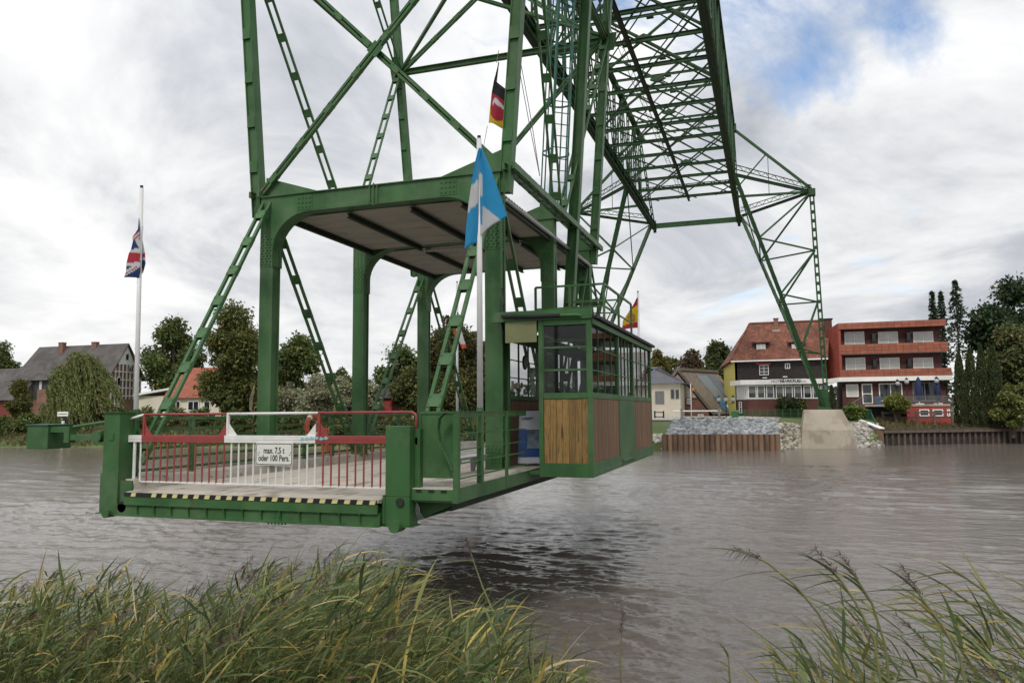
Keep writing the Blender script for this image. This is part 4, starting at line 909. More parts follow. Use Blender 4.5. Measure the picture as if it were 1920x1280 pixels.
mb = lattice(MB(), (-7.5, 30, ZC+0.1), (-7.5, 76.8, ZC+0.1), (1, 0, 0), 0.3, 0.03, 60); mb.build('cable_tray', S2, BR)
mb = lattice(MB(), (XA+0.2, 88.6, ZC+0.3), (XB-0.2, 88.6, ZC+0.3), (0, 0, 1), 0.5, 0.1, 16); mb.box(XA+0.2, XB-0.2, 88.58, 88.62, ZC+0.06, ZC+0.54); mb.build('end_beam', S2, BR)
mb = lattice(MB(), (XA, 77.5, ZC+1.5), (XB, 77.5, ZC+1.5), (0, 0, 1), 0.35, 0.08, 14); mb.build('inspection_beam', S2, BR)
for x in (XA, XB): MB().box(x-0.16, x+0.16, 89.2, 89.5, ZC-0.3, ZC+1.1).build('buffer_stop', S2, BR)

def pylon(yc, far=True):
    xm = (XA+XB)/2
    for s_ in (1, -1):
        def X(x): return xm+s_*(x-xm)
        xe = XB if s_ > 0 else XA
        foot = V(X(4.92), yc, 1.25); top = V(X(4.62), yc, 22.5)
        lA, lB = V(xe+s_*0.25, yc-8.1, ZC+0.6), V(xe+s_*0.25, yc+8.1, ZC+0.6)
        for q in (lA, lB): ladder('pylon_leg', BR, q, foot, (0, 1, 0), 0.34, 0.12, 0.3, 22, S2, 0.32, pieces=far)
        ladder('pylon_mast', BR, top+V(0, 0, 0.2), foot+V(s_*0.25, 0, 0), (1, 0, 0), 0.26, 0.10, 0.3, 24, S2, 0.3, pieces=far)
        MB().box(top.x-0.45, top.x+0.35, yc-0.4, yc+0.4, 22.1, 22.75).build('mast_head', S2, BR)
        MB().box(foot.x-0.6, foot.x+0.6, yc-0.6, yc+0.6, 1.02, 1.28).build('bearing', S2, BR); MB().prism([(foot.x-0.55, yc-0.25, 1.28), (foot.x+0.55, yc-0.25, 1.28), (foot.x+0.35, yc-0.25, 3.0), (foot.x-0.25, yc-0.25, 3.0)], (0, 0.5, 0)).build('foot_gusset', S2, BR)
        for q in (lA, lB):
            MB().ibeam(top, q, 0.22, 0.26).build('outrigger', S2, BR)
            mb = lattice(MB(), top+V(0, 0, 0.45), q+V(0, 0, 0.75), (0, 0, 1), 0.42, 0.07, 18); mb.build('outrigger_lattice', S2, BR)
        MB().beam(top, V(xe, yc, ZC+0.7), 0.18, 0.22).build('outrigger', S2, BR)
        tt = V(xe, yc, ZTOP-0.1); MB().beam(tt, top+V(0, 0, 0.3), 0.26, 0.24).build('stay', S2, BR)
        md = lerp(tt, top, 0.42); MB().beam(md, V(xe, yc, ZC+1.4), 0.12, 0.12).build('stay_strut', S2, BR); m2 = lerp(V(xe, yc, ZC+0.7), top, 0.45); MB().beam(lerp(tt, top, 0.45), m2, 0.06, 0.06).build('stay_rod', S2, BR)
        MB().box(xe-0.3, xe+0.3, yc-0.4, yc+0.4, ZTOP-0.4, ZTOP+0.35).build('stay_head', S2, BR)
        def onmast(z): return lerp(foot, top, (z-foot.z)/(top.z-foot.z))
        prev = top
        for z in (16.6, 11.5, 6.4):
            m_ = onmast(z)
            for q in (lA, lB):
                l_ = lerp(foot, q, (z+0.4-foot.z)/(q.z-foot.z)); MB().beam(m_, l_, 0.12, 0.14).build('pylon_strut', S2, BR); MB().beam(l_, prev, 0.14, 0.14).build('pylon_diagonal', S2, BR)
            la, lb = lerp(foot, lA, (z+0.4-foot.z)/(lA.z-foot.z)), lerp(foot, lB, (z+0.4-foot.z)/(lB.z-foot.z)); MB().beam(la, lb, 0.12, 0.12).build('pylon_tie', S2, BR)
            prev = m_
        for z0, z1 in ((17.0, ZC+0.6), (6.8, 17.0)):
            la, lb = lerp(foot, lA, (z0-foot.z)/(lA.z-foot.z)), lerp(foot, lB, (z1-foot.z)/(lB.z-foot.z)); MB().beam(la, lb, 0.10, 0.10).build('pylon_tie', S2, BR)
            la, lb = lerp(foot, lA, (z1-foot.z)/(lA.z-foot.z)), lerp(foot, lB, (z0-foot.z)/(lB.z-foot.z)); MB().beam(la, lb, 0.10, 0.10).build('pylon_tie', S2, BR)
        # concrete pier, upper half leaning in
        z0, z1, z2 = -3.3, -0.9, 1.02; c = foot.x
        b0 = [(c-2.35, yc-2.1), (c+2.1, yc-2.1), (c+2.9, yc-1.2), (c+2.9, yc+2.6), (c-2.35, yc+2.6)]; b1 = [(c-2.15, yc-1.9), (c+1.75, yc-1.9), (c+2.4, yc-1.1), (c+2.4, yc+2.4), (c-2.15, yc+2.4)]; b2 = [(c-1.85, yc-1.0), (c+1.15, yc-1.0), (c+1.55, yc-0.6), (c+1.55, yc+1.6), (c-1.85, yc+1.6)]
        mb = MB(); rows_ = [[(x, y, z) for x, y in r] for r, z in ((b0, z0), (b1, z1), (b2, z2))]
        for r in rows_: mb.v += r
        for i in range(2):
            for j in range(5): j2 = (j+1) % 5; mb.f.append((i*5+j, i*5+j2, i*5+5+j2, i*5+5+j))
        mb.f.append((10, 11, 12, 13, 14)); mb.build('concrete_pier', M_BLOCK, BR, bevel=0.08)
pylon(80.4); pylon(-9.5, False)
# ------------------------------------------------------------------ far bank: buildings
def A(px, py, Y): return at(px, py, Y=Y)
def window(parent, px0, py0, px1, py1, Y, cols=1, rows=1, glass=M_GLASS2, fm=M_WHITE2, bar=0.06, name='window', sill=False):
    a, b_ = A(px0, py1, Y), A(px1, py0, Y); x0, x1, z0, z1 = a.x, b_.x, a.z, b_.z; y = Y
    fr_ = MB()
    for x in (x0, x1-bar): fr_.box(x, x+bar, y-0.07, y+0.03, z0, z1)
    for z in (z0, z1-bar): fr_.box(x0+bar, x1-bar, y-0.068, y+0.03, z, z+bar)
    w, h_ = (x1-x0)/cols, (z1-z0)/rows
    for i in range(1, cols): fr_.box(x0+i*w-bar*0.4, x0+i*w+bar*0.4, y-0.06, y+0.03, z0+bar, z1-bar)
    for j in range(1, rows): fr_.box(x0+bar, x1-bar, y-0.055, y+0.03, z0+j*h_-bar*0.35, z0+j*h_+bar*0.35)
    o = fr_.build(name, fm, parent)
    for i in range(cols):
        for j in range(rows): MB().box(x0+i*w+0.02, x0+(i+1)*w-0.02, y-0.035, y-0.02, z0+j*h_+0.02, z0+(j+1)*h_-0.02).build('pane', glass, o)
    if sill: MB().box(x0-0.08, x1+0.08, y-0.14, y+0.02, z0-0.06, z0-0.002).build('sill', fm, o)
    return o
def wallbox(parent, px0, py0, px1, py1, Y, m, name='wall', d=0.3, z0=None):
    a, b_ = A(px0, py1, Y), A(px1, py0, Y); return MB().box(a.x, b_.x, Y, Y+d, a.z if z0 is None else z0, b_.z).build(name, m, parent)
M_TILE = mat('clay_pantile', (0.27, 0.088, 0.045), 0.85, 0.35, 0.9, 0.8, stain=(0.10, 0.05, 0.036), stain_amt=0.55, stain_scale=1.1, brick=dict(c2=(0.15, 0.055, 0.034), mortar=(0.07, 0.03, 0.02), w=0.30, h=0.24, m=0.035, rot=(math.pi/2, 0, 0)))
M_ORTILE = mat('orange_pantile', (0.36, 0.095, 0.045), 0.75, 0.12, 0.9, 0.8, brick=dict(c2=(0.28, 0.075, 0.036), mortar=(0.12, 0.04, 0.025), w=0.30, h=0.24, m=0.03, rot=(math.pi/2, 0, 0)))

# old hotel
HO = thing('old_hotel_house', A(1450, 790, 99), 'old hotel house with red tiled hipped roof, black shingle wall and yellow side', 'hotel')
YH = 97.0
ze = A(1440, 674, YH).z; xl = A(1378, 700, YH).x; xr = A(1548, 700, YH).x; xbl = A(1357, 700, 104).x
zr = A(1480, 606, 100.5).z; rL, rR = A(1405, 607, 100.5), A(1556, 604, 100.5)
MB().box(xl, xr, YH, YH+0.3, 0, ze).build('front_wall', M_SHINGLE, HO)
MB().prism([(xl-0.002, YH, -0.3), (xbl, 104, -0.3), (xbl, 104, ze-0.3), (xl-0.002, YH, ze-0.05)], (0.28, 0.0, 0)).build('side_wall', M_YELLOWW, HO)
MB().prism([(xl, YH+0.3, -0.3), (xr, YH+0.3, -0.3), (xr, 104, -0.3), (xbl+0.3, 104, -0.3)], (0, 0, ze+0.2)).build('house_core', M_BRICK2, HO)
eL, eR, eBL = A(1370, 676, YH-0.5), V(xr+0.3, YH-0.5, ze), V(xbl-0.6, 104.6, ze-0.55)
roof = MB(); roof.v = [tuple(eL), tuple(eR), (xr+0.3, 104.6, ze), tuple(eBL), tuple(rL), (rR.x, 100.5, rL.z)]; roof.f = [(0, 1, 5, 4), (1, 2, 5), (2, 3, 4, 5), (3, 0, 4), (0, 3, 2, 1)]
roof = roof.build('roof', M_TILE, HO)
MB().beam(eL+V(0, -0.02, -0.10), eR+V(0, -0.02, -0.10), 0.12, 0.16).build('gutter', M_WHITE2, roof)
MB().tube([tuple(rL+V(0, 0, 0.03)), (rR.x, 100.5, rL.z+0.03)], 0.13, 8).build('ridge_tiles', M_TILE, roof); MB().tube([tuple(eL), tuple(rL)], 0.12, 8).build('hip_tiles', M_TILE, roof)
def chimney(px0, px1, pt, pb, Y, parent, m=M_BRICK2):
    a, b_ = A(px0, pb, Y), A(px1, pt, Y); o = MB().box(a.x, b_.x, Y-0.3, Y+0.35, a.z-0.4, b_.z).build('chimney', m, parent); MB().box(a.x-0.05, b_.x+0.05, Y-0.35, Y+0.4, b_.z, b_.z+0.1).build('chimney_cap', m, parent); return o
chimney(1451, 1459, 598, 618, 100.2, roof); c2 = A(1455, 616, 100.1)
MB().box(c2.x-0.45, c2.x+0.45, 99.55, 99.9, c2.z-0.55, c2.z-0.2).build('lead_flashing', M_ALU, roof)
def dormer(px0, py0, px1, py1, Y, parent):
    a, b_ = A(px0, py1, Y), A(px1, py0, Y); o = MB().prism([(a.x, Y, a.z), (a.x, Y, b_.z), (a.x, Y+2.6, b_.z+0.3), (a.x, Y+0.9, a.z)], (b_.x-a.x, 0, 0)).build('dormer', M_SHINGLE, parent)
    MB().prism([(a.x-0.25, Y-0.3, b_.z-0.02), (a.x-0.25, Y+2.9, b_.z+0.85), (a.x-0.25, Y+2.9, b_.z+1.0), (a.x-0.25, Y-0.3, b_.z+0.1)], (b_.x-a.x+0.5, 0, 0)).build('dormer_roof', M_TILE, parent); return o
dormer(1414, 642, 1440, 662, 97.7, roof); dormer(1481, 641, 1507, 661, 97.7, roof)
window(HO, 1419, 645, 1435, 660, 97.66, 2, 2, M_CURTAIN); window(HO, 1485, 645, 1501, 660, 97.66, 2, 2, M_CURTAIN)
window(HO, 1424, 684, 1441, 703, YH-0.03, 2, 3); window(HO, 1472, 681, 1481, 691, YH-0.03, 2, 1)
a, b_ = A(1418, 683, YH-0.4), A(1445, 677, YH-0.02); MB().prism([(a.x, YH-0.45, a.z), (a.x, YH-0.02, b_.z), (a.x, YH-0.02, b_.z-0.1)], (b_.x-a.x, 0, 0)).build('awning', M_REDP, HO)
for px, py in ((1434, 708), (1472, 706)): a = A(px, py, YH-0.04); MB().box(a.x-0.25, a.x+0.25, YH-0.06, YH-0.005, a.z-0.05, a.z+0.05).build('flood_lamp', M_WHITE2, HO)
# restaurant annex in front
YA = 94.2
ax0, ax1 = A(1403, 740, YA).x, A(1552, 740, YA).x; azb = A(1460, 748, YA).z; azt = A(1460, 721, YA).z
MB().box(ax0, ax1, YA, YA+0.25, -0.6, azb).build('annex_base', M_BRICK, HO)
axl = A(1381, 740, 96.9).x
MB().prism([(ax0, YA, azb-0.9), (axl, 96.9, azb-0.9), (axl, 96.9, azb-0.05), (ax0, YA, azb)], (0.2, 0.1, 0)).build('annex_base', M_BRICK, HO)
MB().prism([(ax0, YA, -0.5), (axl, 96.9, -0.5), (axl, 96.9, azb-0.9), (ax0, YA, azb-0.9)], (0.2, 0.1, 0)).build('annex_base', M_BRICK, HO)
MB().prism([(ax0-0.01, YA+0.005, azb), (axl, 96.9, azb), (axl, 96.9, azt+0.1), (ax0-0.01, YA+0.005, azt+0.1)], (0.15, 0.1, 0)).build('annex_side_panel', M_WHITE2, HO)
d_ = (V(axl, 96.9, 0)-V(ax0, YA, 0))
for i in range(6): p = V(ax0, YA, 0)+d_*((i+0.6)/6.4); MB().box(p.x-0.07, p.x+0.02, p.y-0.12, p.y, azb+0.1, azt).build('panel_rib', M_WHITE, HO)
MB().box(ax0+0.02, ax1, YA+0.26, YH, -0.4, azt+0.3).build('annex_core', M_BLACK, HO)
MB().box(ax0, ax1, YA-0.01, YA+0.2, azt-0.02, azt+0.12).build('annex_lintel', M_WHITE2, HO); MB().box(ax0, ax1, YA-0.01, YA+0.2, azb+0.001, azb+0.12).build('annex_sill', M_WHITE2, HO)
for p0, p1 in ((1403, 1418), (1420, 1434), (1437, 1451), (1455, 1469), (1472, 1486), (1489, 1503), (1507, 1521), (1524, 1536), (1539, 1551)):
    w_ = window(HO, p0, 722, p1, 747, YA-0.02, 1, 1, M_GLASS2, M_WHITE2, 0.10)
    a, b_ = A(p0+1, 738, YA), A(p1-1, 723, YA); n_ = 9
    pts = [(a.x+(b_.x-a.x)*i/n_, YA-0.058, a.z+0.12*abs(math.sin(i*1.05))) for i in range(n_+1)]+[(b_.x, YA-0.058, b_.z), (a.x, YA-0.058, b_.z)]
    MB().prism(pts, (0, 0.006, 0)).build('curtain', mat('net_curtain', (0.15, 0.16, 0.155), 0.5, 0.2, 8, stretch=(8, 1, 0.5)), w_)
zf0, zf1 = A(1460, 720, YA-0.5).z, A(1460, 711, YA-0.5).z
MB().prism([(ax0-0.8, YA-0.5, zf0), (ax1, YA-0.5, zf0), (ax1, YH, zf0), (axl-0.7, YH, zf0)], (0, 0, zf1-zf0)).build('annex_roof', M_WHITE2, HO)
a, b_ = A(1444, 720, YA-0.55), A(1512, 709.5, YA-0.55)
MB().box(a.x, b_.x, YA-0.57, YA-0.502, a.z, b_.z).build('name_board', M_WHITE2, HO)
textobj('HOTEL', 0.46, M_BLACK, HO, (A(1458, 714, YA-0.58).x, YA-0.575, A(1462, 714.8, YA-0.58).z), sx=0.95, bold=0.006)
textobj('FÄHRKRUG', 0.50, M_BLACK, HO, (A(1481, 714, YA-0.58).x, YA-0.575, A(1484, 714.4, YA-0.58).z), sx=0.86, bold=0.02, shear=0.3)
textobj('Restaurant', 0.36, M_BLACK, HO, (A(1503, 714, YA-0.58).x, YA-0.575, A(1503, 714.4, YA-0.58).z), sx=0.62)
a, b_ = A(1386, 774, YA-0.1), A(1396, 752, YA-0.1); MB().box(a.x, b_.x, 95.6, 95.7, -0.3, b_.z).build('door', M_BLACK, HO); window(HO, 1386, 753, 1391, 774, 95.55, 1, 4)
# climbing frames
mb = MB()
for p in (1470, 1478, 1486, 1494): a = A(p, 764, YA-0.1); mb.beam((a.x, YA-0.12, a.z), (a.x+0.12, YA-0.12, a.z+0.75), 0.05, 0.05)
a, b_ = A(1468, 763, YA-0.1), A(1497, 763, YA-0.1); mb.box(a.x, b_.x, YA-0.15, YA-0.1, a.z, a.z+0.05); mb.build('trellis', M_WHITE2, HO)

# new hotel wing
HN = thing('modern_hotel_wing', A(1660, 790, 96), 'three storey dark brick hotel wing with orange red balcony bands', 'hotel')
YN_ = 95.5
def Zp(py, Y=YN_): return A(1650, py, Y).z
zr0, zr1, zb0, zb1, zc0, zc1, zw1, zg = Zp(603), Zp(615), Zp(644), Zp(662), Zp(692), Zp(705.5), Zp(714), -0.6
nx0, nx1 = A(1573, 650, YN_).x, A(1768, 650, YN_).x
MB().box(nx0+0.3, nx1, YN_+1.1, YN_+9, zw1-0.6, zr1+0.1).build('upper_wall', M_BRICK, HN)
MB().box(nx0+0.2, nx1+0.2, YN_+0.9, YN_+9, zg, zw1-0.601).build('ground_wall', M_BRICK, HN)
MB().box(nx0, nx1+0.35, YN_-0.05, YN_+9, zr1, zr0-0.05).build('roof_slab', M_BRICK, HN)
for z in (zb1, zc1): MB().box(nx0+0.05, nx1+0.45, YN_+0.0, YN_+1.1, z-0.02, z+0.12).build('balcony_floor', M_WHITE2, HN)
MB().box(nx0-0.1, nx1+0.75, YN_-0.08, YN_+1.05, zw1, zc1-0.022).build('white_band', M_WHITE2, HN)
a = A(1541, 712, YN_-1.0); MB().prism([(nx0-0.1, YN_-0.08, zw1), (ax1+0.02, YA-0.5, zf0), (ax1+0.02, YH+1, zf0), (nx0-0.1, YN_+1.0, zw1)], (0, 0, zc1-0.022-zw1)).build('white_band', M_WHITE2, HN)
def band(z0, z1, rows_, x0, x1, y, cols=15):
    w, h_ = (x1-x0)/cols, (z1-z0)/rows_; me = mesh_of(MB().box(-w/2+0.012, w/2-0.012, -0.06, 0.0, 0.012, h_-0.012), M_CLAD)
    MB().box(x0, x1, y, y+0.1, z0, z1).build('parapet', M_BLACK, HN)
    for j in range(rows_):
        for i in range(cols): piece('panel', me, HN, (x0+(i+0.5)*w, y-0.001, z0+j*h_))
band(zr1, zr0, 2, nx0-0.02, nx1+0.40, YN_-0.06); band(zb1, zb0, 3, nx0, nx1+0.5, YN_-0.02); band(zc1, zc0, 2, nx0, nx1+0.7, YN_-0.02)
for z in (zb0, zc0):
    rb = MB()
    for dz in (0.22, 0.38): rb.box(nx0+0.2, nx1+0.4, YN_-0.02, YN_+0.02, z+dz, z+dz+0.04)
    rb = rb.build('balcony_rail', M_BLACK, HN)
YW = YN_+1.1
def wide(px0, py0, px1, py1): return window(HN, px0, py0, px1, py1, YW-0.03, 2, 1, M_CURTAIN, M_WHITE2, 0.08)
for p0, p1 in ((1584, 1620), (1647, 1683), (1713, 1749)): wide(p0, 621, p1, 648.5)
for p0, p1 in ((1586, 1622), (1650, 1686), (1713, 1749)): wide(p0, 670, p1, 696)
for px, zt in ((1637, 626), (1702, 624), (1639, 675), (1704, 673)):
    a = A(px, zt, YN_+0.6); MB().box(a.x-0.18, a.x+0.18, YN_+0.1, YW, a.z-1.35, a.z).build('balcony_divider', M_BLACK, HN); MB().sphere((a.x+0.35, YW-0.15, a.z+0.05), 0.11, 8, 6).build('wall_lamp', M_GREY, HN)
for px, zt in ((1576, 626), (1578, 674)): a = A(px, zt, YW-0.2); MB().sphere((a.x, YW-0.15, a.z), 0.11, 8, 6).build('wall_lamp', M_GREY, HN)
# angled red side wall, board by board
w0, w1 = V(A(1541, 650, 101).x, 101, 0), V(nx0, YN_-0.06, 0); nb = 16
zlo, zhi = zc1-0.2, zr0
dirw = (w1-w0); nrm = V(-dirw.y, dirw.x, 0).normalized()
if nrm.y > 0: nrm = -nrm
MB().prism([w0+V(0, 0, zlo), w1+V(0, 0, zlo), w1+V(0, 0, zhi), w0+V(0, 0, zhi-0.6)], -nrm*0.25).build('side_wall', M_CLADS, HN)
for i in range(nb):
    a_, b2 = zlo+(zhi-zlo)*i/nb, zlo+(zhi-zlo)*(i+0.93)/nb; k0, k1 = zlo+(zhi-0.6-zlo)*i/nb, zlo+(zhi-0.6-zlo)*(i+0.93)/nb
    MB().prism([w0+V(0, 0, k0), w1+V(0, 0, a_), w1+V(0, 0, b2), w0+V(0, 0, k1)], nrm*0.04).build('cladding_board', M_CLADS, HN)
a, b_ = A(1512, 710, 99.5), A(1546, 637, 99.5); sb = MB().box(a.x, b_.x, 99.3, 103, zlo-0.3, b_.z).build('stair_tower', M_CLADS, HN)
a, b_ = A(1522, 706, 99.2), A(1532, 684, 99.2); MB().box(a.x, b_.x, 99.22, 99.32, a.z, b_.z).build('dark_opening', M_BLACK, HN)
a, b_ = A(1546, 612, 99.0), A(1559, 599, 99.0); MB().box(a.x, b_.x, 98.6, 99.6, a.z-1.2, b_.z).build('chimney', M_BRICK, HN); MB().box(a.x-0.12, b_.x+0.12, 98.5, 99.7, b_.z, b_.z+0.12).build('chimney_cap', M_BLACK, HN)
YG_ = YN_+0.9
window(HN, 1587, 720, 1609, 744, YG_-0.03, 1, 1, M_CURTAIN, M_WHITE2, 0.1); window(HN, 1617, 719, 1635, 757, YG_-0.03, 1, 2, M_GLASS2, M_WHITE2, 0.12, name='door')
window(HN, 1649, 718, 1691, 752, YG_-0.03, 2, 1, M_GLASS2, M_WHITE2, 0.1); window(HN, 1712, 716, 1756, 752, YG_-0.03, 2, 1, M_GLASS2, M_GREY, 0.1)
# terrace
tz = Zp(758, 92); ty = 91.6
tx0, tx1 = A(1622, 760, ty).x, A(1782, 760, ty).x; txb = A(1700, 760, ty).x
MB().box(tx0, tx1, ty, YG_-0.01, tz-0.22, tz).build('terrace_slab', M_BLOCK, HN); MB().box(txb, tx1-0.02, ty+0.08, YG_-0.01, -1.3, tz-0.221).build('terrace_wall', M_REDP, HN); MB().box(tx0+0.3, txb, ty+2.2, YG_-0.01, -1.3, tz-0.221).build('terrace_recess', M_BLACK, HN)
for p0, p1 in ((1724, 1742), (1749, 1768), (1776, 1781)): window(HN, p0, 767, p1, 780, ty+0.06, 1, 1, M_GLASS2, M_WHITE2, 0.1)
rb = MB().box(tx0, tx1, ty+0.02, ty+0.07, tz+0.92, tz+0.98); rb.box(tx0, tx1, ty+0.02, ty+0.06, tz+0.08, tz+0.11); rb = rb.build('terrace_railing', M_BLACK, HN)
me = mesh_of(MB().box(-0.015, 0.015, -0.015, 0.015, 0.1, 0.92), M_GREY)
for i in range(75): piece('baluster', me, HN, (tx0+(i+0.5)*(tx1-tx0)/75, ty+0.04, tz))
a = A(1604, 775, ty); mb = MB()
for i in range(6): mb.box(tx0-0.35*(i+1), tx0-0.35*i-0.002, ty, ty+1.2, tz-0.2*(i+1)-0.25, tz-0.2*(i+1))
mb.build('terrace_steps', M_REDP, HN); mb = MB().beam((tx0, ty+0.05, tz+0.95), (tx0-2.1, ty+0.05, tz-0.25), 0.05, 0.06)
for i in range(9): mb.box(tx0-0.23*i-0.015, tx0-0.23*i+0.015, ty+0.03, ty+0.06, tz-0.131*i-0.1, tz+0.92-0.131*i)
mb.build('stair_railing', M_GREY, HN)
# things on the terrace
for px, lab in ((1724, 'closed navy parasol on the terrace, left of the terrace lamp with round globe'), (1759, 'closed navy parasol at the right end of the hotel terrace')):
    a = A(px, 757, 93.2); u = thing('parasol', (a.x, 93.2, tz), lab, 'parasol')
    MB().tube([(a.x, 93.2, tz+0.3), (a.x, 93.2, tz+0.75), (a.x, 93.2, tz+1.3), (a.x, 93.2, tz+2.6), (a.x, 93.2, tz+2.95)], [0.05, 0.3, 0.34, 0.24, 0.04], 10).build('canopy', M_BLUE, u, smooth=True)
    MB().tube([(a.x, 93.2, tz), (a.x, 93.2, tz+0.31)], 0.05, 8).build('pole', M_WHITE2, u); MB().box(a.x-0.4, a.x+0.4, 92.9, 93.5, tz+0.001, tz+0.1).build('foot', M_WHITE2, u)
def globe_lamp(px, py, Y, zb, lab, n=1):
    a = A(px, py, Y); u = thing('street_lamp', (a.x, Y, zb), lab, 'lamp'); MB().tube([(a.x, Y, zb), (a.x, Y, a.z-0.3)], [0.06, 0.04], 8).build('post', M_BLACK, u)
    for i in range(n):
        x = a.x+(i-(n-1)/2)*0.75; MB().sphere((x, Y, a.z), 0.24, 10, 8, (1, 1, 1.1)).build('globe', M_GLOBE, u, smooth=True); MB().tube([(x, Y, a.z+0.28), (x, Y, a.z+0.5)], [0.22, 0.03], 8).build('hood', M_BLACK, u); MB().tube([(x, Y, a.z-0.42), (x, Y, a.z-0.26)], [0.04, 0.18], 8).build('holder', M_BLACK, u)
        if n > 1: MB().beam((a.x, Y, a.z-0.55), (x, Y, a.z-0.4), 0.05, 0.05).build('arm', M_BLACK, u)
globe_lamp(1683, 719, 91.9, tz, 'round globe lamp on post at the terrace edge behind the round tree'); globe_lamp(1700, 716, 92.6, tz, 'round globe lamp on post right of the round tree on terrace'); globe_lamp(1756, 714, 91.9, tz, 'round globe lamp in front of the right hand parasol')
globe_lamp(1361, 749, 88, -0.2, 'black street lamp with three globes beside the yellow house wall', 3)
a = A(1647, 748, 92.2); mono('waste_bin', MB().tube([(a.x, 92.2, tz), (a.x, 92.2, tz+0.85)], [0.25, 0.3], 10), M_TARPB, 'small blue barrel on the hotel terrace by the door', 'barrel', base=(a.x, 92.2, tz))

# thatched house with its gable towards the river
TH = thing('thatched_house', A(1300, 790, 99), 'old thatched house patched with grey and blue tarpaulins', 'house')
ap = A(1270, 696, 98); er = A(1338, 779, 98); el = V(2*ap.x-er.x, 98, er.z); back = A(1340, 699, 107); dv_ = V(back.x-ap.x, 9, 0)
MB().prism([V(el.x+0.8, 98.3, -0.4), V(er.x-0.6, 98.3, -0.4), V(er.x-0.6, 98.3, er.z+0.5), V(ap.x, 98.3, ap.z-0.3), V(el.x+0.8, 98.3, el.z+0.5)], dv_*0.96).build('brick_wall', M_BRICK2, TH)
zb_ = A(1290, 745, 98).z; k0 = (ap.z-zb_)/(ap.z-er.z)
MB().prism([lerp(ap, el, k0)+V(0, 0.25, -0.05), lerp(ap, er, k0)+V(-0.2, 0.25, -0.05), ap+V(0, 0.25, -0.35)], (0, -0.12, 0)).build('gable_boards', mat('weathered_gable', (0.30, 0.27, 0.24), 0.9, 0.4, 1.5, stretch=(4, 4, 0.4)), TH)
for e in (el, er):
    n_ = (ap-e).cross(dv_).normalized(); n_ = n_ if n_.z > 0 else -n_
    rs = MB().prism([ap, e, e+dv_, ap+dv_], n_*0.35).build('roof', M_THATCH, TH)
n_ = (ap-er).cross(dv_).normalized(); n_ = n_ if n_.z > 0 else -n_
def patch(u0, u1, v0, v1, m, h_, nm): MB().prism([lerp(ap, er, v)+dv_*u+n_*(0.36+h_) for u, v in ((u0, v0), (u1, v0), (u1, v1), (u0, v1))], n_*0.03).build(nm, m, TH)
patch(0.34, 0.62, 0.10, 0.98, M_TARP, 0, 'tarpaulin'); patch(0.625, 0.82, 0.08, 1.0, mat('grey_tarpaulin_dark', (0.10, 0.115, 0.13), 0.6, 0.15), 0, 'tarpaulin'); patch(0.30, 0.47, 0.62, 0.95, M_TARPB, 0.04, 'blue_tarpaulin'); patch(0.44, 0.62, 0.80, 1.02, M_WHITE2, 0.08, 'white_sheet')
MB().beam(ap+n_*0.2+V(0, 0, 0.15), ap+dv_+n_*0.2+V(0, 0, 0.15), 0.8, 0.35).build('ridge_cap', M_THATCH, TH)
window(TH, 1288, 747, 1296, 757, 98.1, 2, 2, bar=0.08); window(TH, 1309, 776, 1319, 788, 98.1, 3, 1, bar=0.1)

# cream bungalow
BU = thing('cream_bungalow', A(1245, 762, 93.5), 'cream bungalow with dark slate hip roof', 'house')
x0, x1, z0, z1 = A(1190, 760, 93.5).x, A(1276, 760, 93.5).x, -0.2, A(1250, 718, 93.5).z
MB().box(x0, x1, 93.5, 100.5, z0, z1).build('wall', M_CREAM, BU)
pk = A(1215, 688, 97.0); rf = MB(); rf.v = [(x0-0.5, 92.9, z1-0.05), (x1+0.6, 92.9, z1-0.05), (x1+0.6, 101.0, z1-0.05), (x0-0.5, 101.0, z1-0.05), (x0+2.5, 97.0, pk.z), (pk.x, 97.0, pk.z)]; rf.f = [(0, 1, 5, 4), (1, 2, 5), (2, 3, 4, 5), (3, 0, 4), (0, 3, 2, 1)]; rf.build('roof', M_SLATE2, BU)
window(BU, 1258, 730, 1264, 747, 93.46, 1, 1, bar=0.05, fm=M_GREY); window(BU, 1267, 730, 1273, 747, 93.46, 1, 1, bar=0.05, fm=M_GREY); a, b_ = A(1229, 757, 93.5), A(1245, 733, 93.5); MB().box(a.x, b_.x, 93.42, 93.48, a.z, b_.z).build('shutter', M_GREY, BU)

# half-timbered house on the left
TF = thing('half_timbered_house', A(150, 780, 91), 'large house with grey roof and white half timbered brick gable', 'house')
YT = 88.0
gl, gr, gap_ = A(203, 770, YT), A(263, 770, 95.5), A(226, 644, 91.7)
zeL = A(204, 681, YT).z; zwall = A(100, 709, YT).z; lft = A(26, 709, YT)
dg = V(gr.x-gl.x, gr.y-gl.y, 0); gapb = V(gl.x, gl.y, 0)+dg*0.5
zap = gap_.z
MB().prism([V(gl.x, gl.y, -0.3), V(gr.x, gr.y, -0.3), V(gr.x, gr.y, zwall), V(gapb.x, gapb.y, zap-0.25), V(gl.x, gl.y, zwall)], V(-0.3, 0, 0)).build('gable_wall', M_BRICK2, TF)
MB().box(lft.x+0.8, gl.x-0.31, YT, YT+0.3, zwall-3.2, zwall).build('slate_wall', M_SLATEW, TF); MB().box(lft.x+0.8, gl.x-0.31, YT+0.02, YT+7, -0.3, zwall-3.2).build('brick_wall', M_BRICK2, TF)
fe = V(0.25, -0.35, 0)
rdgR = V(gapb.x+0.35, gapb.y, zap); rdgL = A(74, 650, 91.7)
zE = zwall-0.25; eaR = V(gl.x+0.4, YT-0.6, zE); eaL = V(lft.x, YT-0.6, zE)
bkR = V(gr.x+0.4, gr.y+0.6, zE); bkL = V(lft.x, gr.y+0.6, zE)
